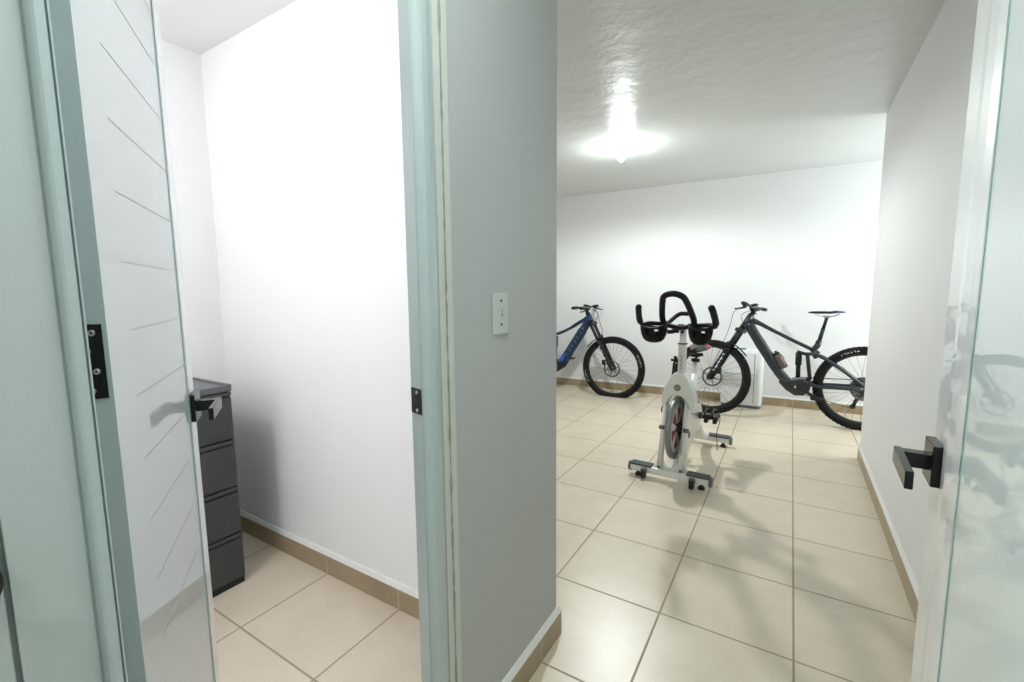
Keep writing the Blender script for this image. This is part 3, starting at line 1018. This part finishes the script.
    for sg in (-1, 1):
        tube(b, smooth_path([(0.86, sg * 0.022, 0.665), (0.95, sg * 0.045, 0.625), (1.08, sg * 0.062, 0.535), (1.235, sg * 0.068, 0.41)], 4), 0.0155, seg=10)
        tube(b, smooth_path([(0.80, sg * 0.045, 0.405), (0.90, sg * 0.058, 0.372), (1.05, sg * 0.066, 0.375), (1.235, sg * 0.068, 0.377)], 4), 0.018, seg=10)
        cyl(b, (1.245, sg * 0.058, 0.39), (1.245, sg * 0.078, 0.39), 0.024, seg=14)
    obj('rear_triangle', b, fm, t)
    b = BM()
    cyl(b, (0.752, 0, 0.435), (0.748, 0, 0.60), 0.019, seg=14)
    cyl(b, (0.749, 0, 0.55), (0.748, 0, 0.665), 0.026, seg=14)
    obj('shock', b, 'black', t)
    b = BM()
    for sg in (-1, 1):
        tube(b, [(0.735, sg * 0.028, 0.675), (0.80, sg * 0.030, 0.655), (0.865, sg * 0.030, 0.66)], 0.012, seg=8)
        tube(b, [(0.815, sg * 0.03, 0.655), (0.83, sg * 0.03, 0.54), (0.845, sg * 0.04, 0.43), (0.81, sg * 0.04, 0.40)], 0.015, seg=8)
    obj('linkage', b, 'black', t)
    # seat
    sp0 = Vector((0.895, 0, 0.765)); sp1 = Vector((0.946, 0, 1.005))
    b = BM()
    tube(b, [sp0, sp0 + (sp1 - sp0) * 0.55], 0.0165, seg=14)
    tube(b, [sp0 + (sp1 - sp0) * 0.5, sp1], 0.0135, seg=14)
    cyl(b, sp0 - Vector((0.004, 0, 0.012)), sp0 + Vector((0.004, 0, 0.018)), 0.024, seg=14)
    post = obj('seat_post', b, 'black', t)
    b = BM()
    stations = [(-0.145, 0.016, 0.006), (-0.11, 0.022, 0.012), (-0.04, 0.028, 0.014), (0.02, 0.045, 0.014), (0.07, 0.068, 0.014), (0.11, 0.072, 0.013), (0.128, 0.055, 0.008)]
    rings = []
    for x, w, h_ in stations:
        cxx = sp1.x + x
        zt = 1.040 + (0.008 if x > 0.06 else 0.0)
        rings.append([b.verts.new((cxx, w * math.cos(2 * PI * k / 12), zt + h_ * math.sin(2 * PI * k / 12) * (1 if math.sin(2 * PI * k / 12) > 0 else 0.7))) for k in range(12)])
    for A_, B_ in zip(rings[:-1], rings[1:]):
        for k in range(12):
            f = b.faces.new((A_[k], A_[(k + 1) % 12], B_[(k + 1) % 12], B_[k])); f.smooth = True
            if A_ in rings[4:] and kind == 'grey' and k < 6:
                f.material_index = 1
    b.faces.new(rings[0]); b.faces.new(rings[-1])
    sad = obj('saddle', b, ['black', 'blue_bright'], t)
    b = BM()
    for yy in (-0.02, 0.02):
        tube(b, smooth_path([(sp1.x - 0.10, yy, 1.032), (sp1.x - 0.05, yy, 1.010), (sp1.x + 0.04, yy, 1.008), (sp1.x + 0.09, yy * 1.3, 1.032)], 4), 0.0035, seg=6)
    box(b, sp1.x - 0.03, sp1.x + 0.02, -0.025, 0.025, 0.995, 1.015, bev=0.003)
    obj('saddle_rail', b, 'steel', sad)
    # cranks and pedals
    for sg, ang in ((s, -28), (-s, 152)):
        a = math.radians(ang)
        e = Vector((0.755 + 0.165 * math.cos(a), sg * 0.085, mz + 0.005 + 0.165 * math.sin(a)))
        b = BM()
        tube(b, [(0.755, sg * 0.055, mz + 0.005), (0.755, sg * 0.078, mz + 0.005), e], [0.017, 0.016, 0.012], seg=10)
        crank = obj('crank', b, 'black', t)
        b = box(BM(), -0.05, 0.05, 0, sg * 0.095, -0.008, 0.008, bev=0.003, mx=Matrix.Translation(e + Vector((0, sg * 0.010, 0))))
        for q in (-0.035, 0.035):
            for r_ in (0.02, 0.08):
                cyl(b, e + Vector((q, sg * (r_ + 0.01), -0.012)), e + Vector((q, sg * (r_ + 0.01), 0.012)), 0.002, seg=6)
        obj('pedal', b, 'black', crank)
    # drivetrain on the drive side (bike's right)
    drv = -s if kind == 'grey' else s
    b = BM()
    Md = Matrix.Translation((0.755, drv * 0.066, mz + 0.005)) @ Matrix.Rotation(PI / 2, 4, 'X')
    lathe(b, [(0.05, -0.002), (0.072, -0.002), (0.075, 0), (0.072, 0.002), (0.05, 0.002)], 34, Md, closed=True)
    obj('chainring', b, 'spoke', t)
    b = BM()
    for rr, yy in ((0.100, 0.028), (0.086, 0.032), (0.072, 0.036), (0.058, 0.040), (0.045, 0.044), (0.032, 0.048)):
        Mc = Matrix.Translation((1.245, drv * yy, cz)) @ Matrix.Rotation(PI / 2, 4, 'X')
        lathe(b, [(rr - 0.012, -0.001), (rr, -0.001), (rr, 0.001), (rr - 0.012, 0.001)], 32, Mc, closed=True)
    obj('cassette', b, 'spoke', t)
    b = BM()
    jw0 = Vector((1.215, drv * 0.05, 0.285)); jw1 = Vector((1.185, drv * 0.05, 0.195))
    for jp in (jw0, jw1):
        cyl(b, jp - Vector((0, 0.004, 0)), jp + Vector((0, 0.004, 0)), 0.022, seg=16)
    tube(b, [jw0, jw1], 0.014, seg=8)
    tube(b, [(1.245, drv * 0.06, 0.345), (1.25, drv * 0.075, 0.30), jw0], 0.018, seg=8)
    obj('derailleur', b, 'black', t)
    b = BM()
    loop = [Vector((0.755, drv * 0.066, mz + 0.078)), Vector((1.245, drv * 0.036, cz + 0.072)), Vector((1.312, drv * 0.036, cz + 0.02)), Vector((1.30, drv * 0.036, cz - 0.05)), jw0 + Vector((0.02, 0, 0)), jw1 + Vector((0, 0, -0.02)),
            Vector((0.755, drv * 0.066, mz - 0.068)), Vector((0.69, drv * 0.066, mz - 0.03)), Vector((0.685, drv * 0.066, mz + 0.03))]
    tube(b, loop, 0.0045, seg=6, closed=True)
    obj('chain', b, 'spoke', t)
    # rear brake caliper
    b = box(BM(), 1.16, 1.21, s * 0.035, s * 0.065, 0.43, 0.475, bev=0.006)
    obj('brake_caliper', b, 'black', t)
    b = box(BM(), 0.075, 0.115, s * 0.035, s * 0.068, fz + 0.04, fz + 0.10, bev=0.006)
    STEER.append(obj('brake_caliper', b, 'black', t))
    if kind == 'grey':
        MS = Matrix.Translation(hb) @ Matrix.Rotation(math.radians(-14), 4, axd) @ Matrix.Translation(-hb)
        for o_ in STEER:
            o_.matrix_basis = MS
    return t


gb = bike('grey', 'slate grey mountain bike on the right, its rear wheel partly hidden by the wall corner', (-0.660, 4.93, 0), 0.02, -1)
bb = bike('blue', 'blue mountain bike with a flat front tyre, half hidden behind the switch wall', (-1.750, 5.10, 0), PI, 1, flat=True)

# bottle held in the grey bike's frame
wb = thing('water_bottle', 'smoky brown water bottle clipped on the grey bike frame', 'bottle', (-0.660 + 0.640, 4.93, 0.515))
wb.rotation_euler = (0, math.radians(-28), 0)
bm = BM()
lathe(bm, [(0, 0), (0.030, 0), (0.035, 0.006), (0.036, 0.05), (0.032, 0.065), (0.036, 0.08), (0.036, 0.125), (0.024, 0.14), (0, 0.14)], 28)
obj('bottle_body', bm, 'bottle', wb)
bm = BM()
lathe(bm, [(0, 0.138), (0.026, 0.138), (0.026, 0.158), (0.012, 0.163), (0.012, 0.176), (0, 0.178)], 24)
obj('cap', bm, 'black', wb)
bm = BM()
for zz_ in (0.02, 0.10):
    tube(bm, [(0.039 * math.cos(a), 0.039 * math.sin(a), zz_) for a in [2 * PI * k / 24 for k in range(24)]], 0.0025, seg=6, closed=True)
tube(bm, [(-0.038, 0, -0.005), (-0.040, 0, 0.13)], 0.006, seg=8)
cg = obj('bottle_cage', bm, 'black', gb, loc=(0.640, 0, 0.515))
cg.rotation_euler = (0, math.radians(-28), 0)

# ------------------------------------------------------------------ spin bike
sb = thing('exercise_bike', 'white spin bike with black handlebars and red flywheel in the middle of the floor', 'exercise bike', (-0.62, 2.98, 0), -0.055)
# local: x right, y away from the camera, z up
def foot_bar(y, x0, x1, pads):
    b = box(BM(), x0, x1, y - 0.030, y + 0.030, 0.038, 0.082, bev=0.006)
    o = obj('foot_bar', b, 'white_paint', sb, label='white cross bar standing on the floor')
    for (a, c) in pads:
        bb_ = box(BM(), a, c, y - 0.034, y + 0.034, 0.078, 0.092, bev=0.003)
        obj('grip_pad', bb_, 'pad', o)
    for x, sg in ((x0, -1), (x1, 1)):
        bb_ = BM()
        cyl(bb_, (x - sg * 0.004, y, 0.058), (x + sg * 0.014, y, 0.058), 0.034, 0.030, seg=20)
        obj('end_cap', bb_, 'cap', o)
        bb_ = BM()
        lathe(bb_, [(0, 0), (0.020, 0), (0.022, 0.006), (0.019, 0.016), (0.010, 0.020), (0.010, 0.045), (0, 0.045)], 20, Matrix.Translation((x - sg * 0.05, y, 0)))
        obj('levelling_foot', bb_, 'black', o)
    return o
fb = foot_bar(0.0, -0.265, 0.245, [(-0.262, -0.118), (0.105, 0.242)])
foot_bar(0.91, -0.235, 0.215, [(-0.232, -0.06), (0.045, 0.212)])
for x in (-0.165, 0.145):
    b = BM()
    cyl(b, (x - 0.012, -0.045, 0.034), (x + 0.012, -0.045, 0.034), 0.030, seg=20)
    w = obj('transport_wheel', b, 'black', fb)
    b = box(BM(), x - 0.018, x + 0.018, -0.055, -0.026, 0.034, 0.072, bev=0.004)
    obj('wheel_bracket', b, 'cap', fb)

# fork legs
for sg in (-1, 1):
    xb = 0.070 * sg
    b = BM()
    for (p, q, w) in (((xb, -0.005, 0.075), (xb * 1.02, 0.125, 0.56), 0.019),):
        tube(b, [p, q], w, seg=16, flat=1.15, flat_ref=(0, 1, 0))
    leg = obj('fork_leg', b, 'white_paint', sb)
    b = BM()
    cyl(b, (xb - 0.010 * sg, 0.048, 0.348), (xb + 0.024 * sg, 0.048, 0.348), 0.014, seg=16)
    obj('axle_cap', b, 'cap', leg)
    b = BM()
    cyl(b, (xb, -0.028, 0.098), (xb, -0.034, 0.098), 0.010, seg=12)
    obj('bolt', b, 'cap', leg)
# gusset plate between the legs and foot bar
b = prism(BM(), [(-0.125, 0.065), (0.115, 0.065), (0.098, 0.10), (0.085, 0.17), (0.052, 0.20), (0.05, 0.13), (0.02, 0.10), (-0.03, 0.095), (-0.052, 0.11), (-0.055, 0.15), (-0.085, 0.15), (-0.098, 0.10)], 0.0, 0.03, 'y', bev=0.002)
obj('gusset', b, 'white_paint', sb)
# shroud over the flywheel
out = [(-0.094, 0.50), (-0.090, 0.575), (-0.072, 0.625), (-0.050, 0.665), (-0.034, 0.700), (-0.018, 0.715), (0.044, 0.715), (0.060, 0.700), (0.082, 0.655),
       (0.104, 0.605), (0.116, 0.56), (0.116, 0.49), (0.086, 0.49), (0.066, 0.535), (0.042, 0.560), (0.012, 0.570), (-0.022, 0.560), (-0.046, 0.535), (-0.062, 0.50)]
SY = 0.115
b = prism(BM(), out, -0.042 + SY, 0.060 + SY, 'y', bev=0.008)
shroud = obj('shroud', b, 'white_paint', sb, label='white rounded cover over the flywheel')
b = BM()
lathe(b, [(0, 0), (0.021, 0), (0.021, 0.003), (0, 0.0035)], 28, Matrix.Translation((0.008, -0.042 + SY, 0.622)) @ Matrix.Rotation(PI / 2, 4, 'X'))
bd = obj('badge', b, 'maroon', shroud, label='round maroon badge')
b = BM()
lathe(b, [(0.012, 0.0036), (0.015, 0.0036), (0.015, 0.0045), (0.012, 0.0045)], 28, Matrix.Translation((0.008, -0.042 + SY, 0.622)) @ Matrix.Rotation(PI / 2, 4, 'X'), closed=True)
lathe(b, [(0, 0.0036), (0.005, 0.0036), (0.005, 0.0045), (0, 0.0045)], 20, Matrix.Translation((0.008, -0.042 + SY, 0.622)) @ Matrix.Rotation(PI / 2, 4, 'X'))
obj('badge_ring', b, 'logo', shroud)
# flywheel
FC = Vector((0.004, 0.085, 0.350))
MF = Matrix.Translation(FC) @ Matrix.Rotation(PI / 2, 4, 'Y')
b = BM()
lathe(b, [(0.168, -0.011), (0.172, -0.014), (0.204, -0.014), (0.208, -0.010), (0.208, 0.010), (0.204, 0.014), (0.172, 0.014), (0.168, 0.011)], 64, MF, closed=True)
fly = obj('flywheel', b, 'fly_grey', sb, label='heavy grey flywheel rim')
b = BM()
lathe(b, [(0, -0.007), (0.135, -0.007), (0.135, 0.007), (0, 0.007)], 56, MF)
obj('flywheel_disc', b, 'fly_red', fly, label='red flywheel disc')
b = BM()
lathe(b, [(0.134, -0.009), (0.169, -0.010), (0.169, 0.010), (0.134, 0.009)], 56, MF, closed=True)
obj('flywheel_ring', b, 'fly_white', fly, label='pale inner ring of the flywheel')
b = BM()
for k in range(6):
    T = MF @ Matrix.Rotation(2 * PI * k / 6 + 0.26, 4, 'Z')
    for (z0, z1) in ((0.0085, 0.0115), (-0.0115, -0.0085)):
        vs = [b.verts.new(T @ Vector(p)) for p in ((0.03, -0.010, z1), (0.136, -0.026, z1), (0.136, 0.026, z1), (0.03, 0.010, z1))]
        b.faces.new(vs)
        vs2 = [b.verts.new(T @ Vector(p)) for p in ((0.03, -0.010, z0), (0.136, -0.026, z0), (0.136, 0.026, z0), (0.03, 0.010, z0))]
        b.faces.new(vs2)
        for i in range(4):
            b.faces.new((vs[i], vs[(i + 1) % 4], vs2[(i + 1) % 4], vs2[i]))
obj('flywheel_web', b, 'fly_white', fly, label='pale spoke shaped web of the flywheel')
b = BM()
cyl(b, FC + Vector((-0.045, 0, 0)), FC + Vector((0.045, 0, 0)), 0.034, seg=24)
cyl(b, FC + Vector((-0.068, 0, 0)), FC + Vector((0.068, 0, 0)), 0.012, seg=16)
obj('flywheel_hub', b, 'black', fly)
b = BM()
cyl(b, FC + Vector((-0.058, 0, -0.03)), FC + Vector((-0.048, 0, -0.03)), 0.03, seg=20)
obj('belt_tensioner', b, 'cap', sb)

# main frame: head tube sleeve, spine, arch beam, seat tube
b = BM()
box(b, -0.023, 0.023, -0.022, 0.026, 0, 0.225, bev=0.006, mx=Matrix.Translation((0.013, 0.150, 0.680)) @ Matrix.Rotation(-0.02, 4, 'X'))
head = obj('head_tube', b, 'white_paint', sb, label='white square head tube')
b = BM()
for k in range(6):
    T = Matrix.Translation((0.013, 0.150, 0.680)) @ Matrix.Rotation(-0.02, 4, 'X')
    zc = 0.060 + k * 0.016
    box(b, -0.004, 0.005, -0.0236, -0.0218, zc, zc + 0.004, mx=T)
    box(b, (-0.004 if k % 2 else 0.002), (-0.001 if k % 2 else 0.005), -0.0236, -0.0218, zc + 0.004, zc + 0.012, mx=T)
obj('head_tube_lettering', b, 'cap', head, label='small dark vertical lettering')
b = BM()
box(b, -0.028, 0.028, -0.024, 0.028, 0.222, 0.232, bev=0.002, mx=Matrix.Translation((0.013, 0.150, 0.680)) @ Matrix.Rotation(-0.02, 4, 'X'))
obj('collar', b, 'cap', head)
b = BM()
box(b, -0.019, 0.019, -0.016, 0.018, 0.2, 0.335, bev=0.004, mx=Matrix.Translation((0.013, 0.150, 0.680)) @ Matrix.Rotation(-0.02, 4, 'X'))
hp = obj('handlebar_post', b, 'silver', sb, label='silver handlebar post')
b = BM()
cyl(b, (0.013, 0.150, 0.985), (0.013, 0.125, 0.985), 0.008, seg=12)
obj('post_pin', b, 'black', hp)
# resistance lever on the left of the head tube
b = BM()
tube(b, smooth_path([(-0.024, 0.14, 0.815), (-0.034, 0.14, 0.77), (-0.038, 0.135, 0.71), (-0.040, 0.13, 0.66)], 4), [0.010] * 4 + [0.013] * 9, seg=10, flat=0.7)
cyl(b, (-0.052, 0.125, 0.798), (-0.008, 0.125, 0.790), 0.009, seg=12)
cyl(b, (-0.020, 0.105, 0.818), (-0.020, 0.14, 0.795), 0.011, seg=12)
obj('brake_lever', b, 'black', sb, label='black resistance lever beside the head tube')

b = BM()
# spine from the shroud back to the seat tube and the arched beam to the rear foot
tube(b, smooth_path([(0.02, 0.15, 0.62), (0.02, 0.24, 0.54), (0.02, 0.36, 0.44), (0.02, 0.47, 0.38)], 4), 0.034, seg=14, flat=0.8)
tube(b, smooth_path([(0.02, 0.47, 0.40), (0.025, 0.58, 0.27), (0.03, 0.72, 0.13), (0.03, 0.91, 0.075)], 5), 0.034, seg=14, flat=0.9)
tube(b, smooth_path([(0.03, 0.02, 0.085), (0.035, 0.10, 0.15), (0.035, 0.22, 0.25), (0.035, 0.40, 0.30), (0.03, 0.52, 0.32)], 5), 0.032, seg=14, flat=0.8)
obj('main_frame', b, 'white_paint', sb)
b = BM()
tube(b, [(0.008, 0.44, 0.30), (0.008, 0.535, 0.64)], 0.024, seg=16)
st = obj('seat_tube', b, 'white_paint', sb)
b = BM()
tube(b, [(0.008, 0.53, 0.62), (0.008, 0.560, 0.735)], 0.017, seg=16)
stp = obj('seat_post', b, 'white_paint', sb)
b = BM()
cyl(b, (0.008, 0.558, 0.728), (0.008, 0.563, 0.752), 0.030, seg=18)
cyl(b, (0.008, 0.545, 0.765), (0.045, 0.535, 0.785), 0.011, seg=12)
lathe(b, [(0, -0.01), (0.016, -0.01), (0.02, 0), (0.016, 0.012), (0, 0.012)], 10, Matrix.Translation((0.048, 0.53, 0.787)))
box(b, -0.018, 0.030, 0.50, 0.60, 0.772, 0.790, bev=0.003)
obj('seat_clamp', b, 'black', stp)
# saddle: black with red sides
b = BM()
stt = [(-0.13, 0.018, 0.012, 0), (-0.09, 0.028, 0.020, 0), (-0.02, 0.040, 0.024, 0), (0.04, 0.060, 0.024, 0.000), (0.09, 0.078, 0.026, 0.004), (0.125, 0.076, 0.024, 0.006), (0.145, 0.055, 0.014, 0.006)]
rings = []
for y, w, hh_, dz in stt:
    rings.append([b.verts.new((0.012 + w * math.cos(2 * PI * k / 16), 0.575 + y, 0.822 + dz + hh_ * math.sin(2 * PI * k / 16))) for k in range(16)])
for A_, B_ in zip(rings[:-1], rings[1:]):
    for k in range(16):
        f = b.faces.new((A_[k], A_[(k + 1) % 16], B_[(k + 1) % 16], B_[k]))
        f.smooth = True
        cx_ = sum(v.co.x for v in f.verts) / 4 - 0.012
        f.material_index = 1 if abs(cx_) > 0.050 else 0
b.faces.new(rings[0]); b.faces.new(rings[-1])
obj('saddle', b, ['black', 'red'], sb, label='black saddle with red sides')

# chain guard panel on the right
gp = [(0.06, 0.42), (0.10, 0.54), (0.15, 0.56), (0.24, 0.50), (0.36, 0.47), (0.47, 0.44), (0.525, 0.37), (0.51, 0.29), (0.44, 0.245), (0.33, 0.235), (0.20, 0.215), (0.11, 0.15), (0.05, 0.12), (0.02, 0.22)]
b = prism(BM(), gp, 0.052, 0.078, 'x', bev=0.006)
guard = obj('chain_guard', b, 'white_paint', sb, label='white side panel over the drive belt')
b = BM()
lathe(b, [(0, 0), (0.022, 0), (0.022, 0.004), (0, 0.005)], 24, Matrix.Translation((0.078, 0.13, 0.30)) @ Matrix.Rotation(PI / 2, 4, 'Y'))
obj('guard_badge', b, 'cap', guard, label='small grey oval badge')
# cranks and pedals with toe cages
CC = Vector((0.0, 0.42, 0.365))
for sg, an in ((1, -75), (-1, 105)):
    a = math.radians(an)
    e = Vector((sg * 0.115, CC.y - 0.165 * math.cos(a), CC.z + 0.0 - 0.0 + 0.165 * math.sin(a) * 0.25)) if sg > 0 else Vector((-0.115, CC.y + 0.12, CC.z + 0.10))
    if sg > 0:
        e = Vector((0.115, CC.y - 0.10, CC.z + 0.03))
    else:
        e = Vector((-0.105, CC.y + 0.12, CC.z - 0.03))
    b = BM()
    cyl(b, (sg * 0.045, CC.y, CC.z), (sg * 0.098, CC.y, CC.z), 0.024, seg=18)
    tube(b, [(sg * 0.093, CC.y, CC.z), e - Vector((sg * 0.012, 0, 0))], [0.014, 0.011], seg=10)
    cr_ = obj('crank', b, 'black', sb)
    pc = e + Vector((sg * 0.062, 0, 0))
    b = BM()
    box(b, -0.048, 0.048, -0.050, 0.050, -0.011, 0.011, bev=0.004, mx=Matrix.Translation(pc))
    # toe cage loops
    for xx in (-0.030, 0.030):
        tube(b, smooth_path([pc + Vector((xx, -0.05, 0)), pc + Vector((xx * 0.9, -0.095, 0.010)), pc + Vector((xx * 0.8, -0.10, 0.045)), pc + Vector((xx * 0.8, -0.04, 0.062)), pc + Vector((xx * 0.9, 0.01, 0.05))], 4), 0.006, seg=8)
    tube(b, [pc + Vector((-0.026, -0.098, 0.03)), pc + Vector((0.026, -0.098, 0.03))], 0.006, seg=8)
    for xx in (-0.028, 0.028):
        box(b, xx - 0.012, xx + 0.012, -0.045, 0.045, -0.040, -0.011, bev=0.004, mx=Matrix.Translation(pc))
    pd = obj('pedal', b, 'black', cr_)
    b = BM()
    tube(b, smooth_path([pc + Vector((0.046, 0.0, 0.04)), pc + Vector((0.056, 0.0, -0.02)), pc + Vector((0.040, 0.0, -0.10)), pc + Vector((0.040, 0.01, -0.17)), pc + Vector((0.046, 0.01, -0.235))], 5), 0.007, seg=8, flat=0.35)
    o_ = obj('pedal_strap', b, 'black', cr_)

# handlebars
b = BM()
Z0 = 1.052
# big front loop
tube(b, smooth_path([(-0.060, 0.00, Z0 - 0.012), (-0.066, -0.05, Z0 + 0.035), (-0.035, -0.16, Z0 + 0.145), (-0.012, -0.195, Z0 + 0.178), (0.035, -0.205, Z0 + 0.190), (0.080, -0.195, Z0 + 0.178), (0.103, -0.16, Z0 + 0.145), (0.122, -0.05, Z0 + 0.035), (0.112, 0.00, Z0 - 0.012)], 6), 0.0185, seg=14)
bars = obj('handlebar', b, 'grip', sb, label='black foam covered looped handlebar')
b = BM()
# rear inner ring
tube(b, smooth_path([(-0.055, 0.00, Z0 - 0.012), (-0.045, 0.06, Z0 + 0.010), (-0.01, 0.12, Z0 + 0.05), (0.03, 0.135, Z0 + 0.055), (0.075, 0.12, Z0 + 0.05), (0.105, 0.06, Z0 + 0.01), (0.115, 0.00, Z0 - 0.012)], 5), 0.014, seg=12)
tube(b, smooth_path([(-0.055, 0.00, Z0 - 0.012), (-0.01, 0.0, Z0 - 0.022), (0.03, 0.0, Z0 - 0.028), (0.07, 0.0, Z0 - 0.022), (0.115, 0.00, Z0 - 0.012)], 5), 0.015, seg=12)
obj('inner_ring', b, 'grip', bars)
for sg in (-1, 1):
    cx_ = 0.045
    P = [(0.026 + sg * 0.085, 0.0, Z0 - 0.012), (cx_ + sg * 0.12, -0.03, Z0 - 0.005), (cx_ + sg * 0.18, -0.08, Z0 + 0.002), (cx_ + sg * 0.214, -0.12, Z0 - 0.004), (cx_ + sg * 0.222, -0.155, Z0 + 0.03), (cx_ + sg * 0.215, -0.195, Z0 + 0.085), (cx_ + sg * 0.208, -0.215, Z0 + 0.112)]
    b = BM()
    sp_path = smooth_path(P, 5)
    nr = len(sp_path)
    tube(b, sp_path, [0.0135 if i < nr * 0.55 else 0.019 for i in range(nr)], seg=14)
    lathe(b, [(0.0175, 0), (0.014, 0.009), (0, 0.012)], 14, Matrix.Translation(Vector(P[-1])) @ rot_from(Vector(P[-1]) - Vector(P[-2])))
    obj('bar_horn', b, 'grip', bars, label='upturned end grip of the handlebar')
    # perforated bottle cup hanging under the horn
    b = BM()
    C0 = Vector((cx_ - 0.152 if sg < 0 else cx_ + 0.128, -0.085, Z0 - 0.010))
    seg = 24
    wx = 1.42 if sg < 0 else 1.18
    prof = [(0.060, 0.0), (0.060, -0.022), (0.058, -0.042), (0.054, -0.062), (0.047, -0.084), (0.034, -0.102), (0.016, -0.110), (0.0001, -0.112)]
    grid = [[b.verts.new(C0 + Vector((r * math.cos(2 * PI * k / seg) * wx, r * math.sin(2 * PI * k / seg), z_ - 0.014 * math.cos(2 * (2 * PI * k / seg)) * (-1 if i == 0 else 0)))) for k in range(seg)] for i, (r, z_) in enumerate(prof)]
    for i in range(len(prof) - 1):
        for k in range(seg):
            if (i in (1, 2) and k in (16, 19, 4, 7, 13, 22, 1, 10)) or (i == 1 and k in (5, 6)):
                continue
            f = b.faces.new((grid[i][k], grid[i][(k + 1) % seg], grid[i + 1][(k + 1) % seg], grid[i + 1][k]))
            f.smooth = True
    bmesh.ops.solidify(b, geom=b.faces[:], thickness=0.004)
    tube(b, [C0 + Vector((0.060 * wx * math.cos(a), 0.06 * math.sin(a), 0.014 * math.cos(2 * a))) for a in [2 * PI * k / 28 for k in range(28)]], 0.005, seg=8, closed=True)
    obj('bottle_holder', b, 'black', sb, label='black perforated cup hung under the handlebar')
b = BM()
box(b, -0.012, 0.040, 0.0, 0.17, 1.008, 1.030, bev=0.004)
cyl(b, (-0.035, 0.055, 0.995), (0.010, 0.060, 1.000), 0.014, seg=14)
lathe(b, [(0, -0.012), (0.02, -0.012), (0.022, 0), (0.02, 0.012), (0, 0.012)], 12, Matrix.Translation((-0.042, 0.052, 0.992)))
cyl(b, (0.03, 0.03, 1.03), (0.03, 0.03, 1.045), 0.02, seg=16)
obj('handlebar_clamp', b, 'black', sb)
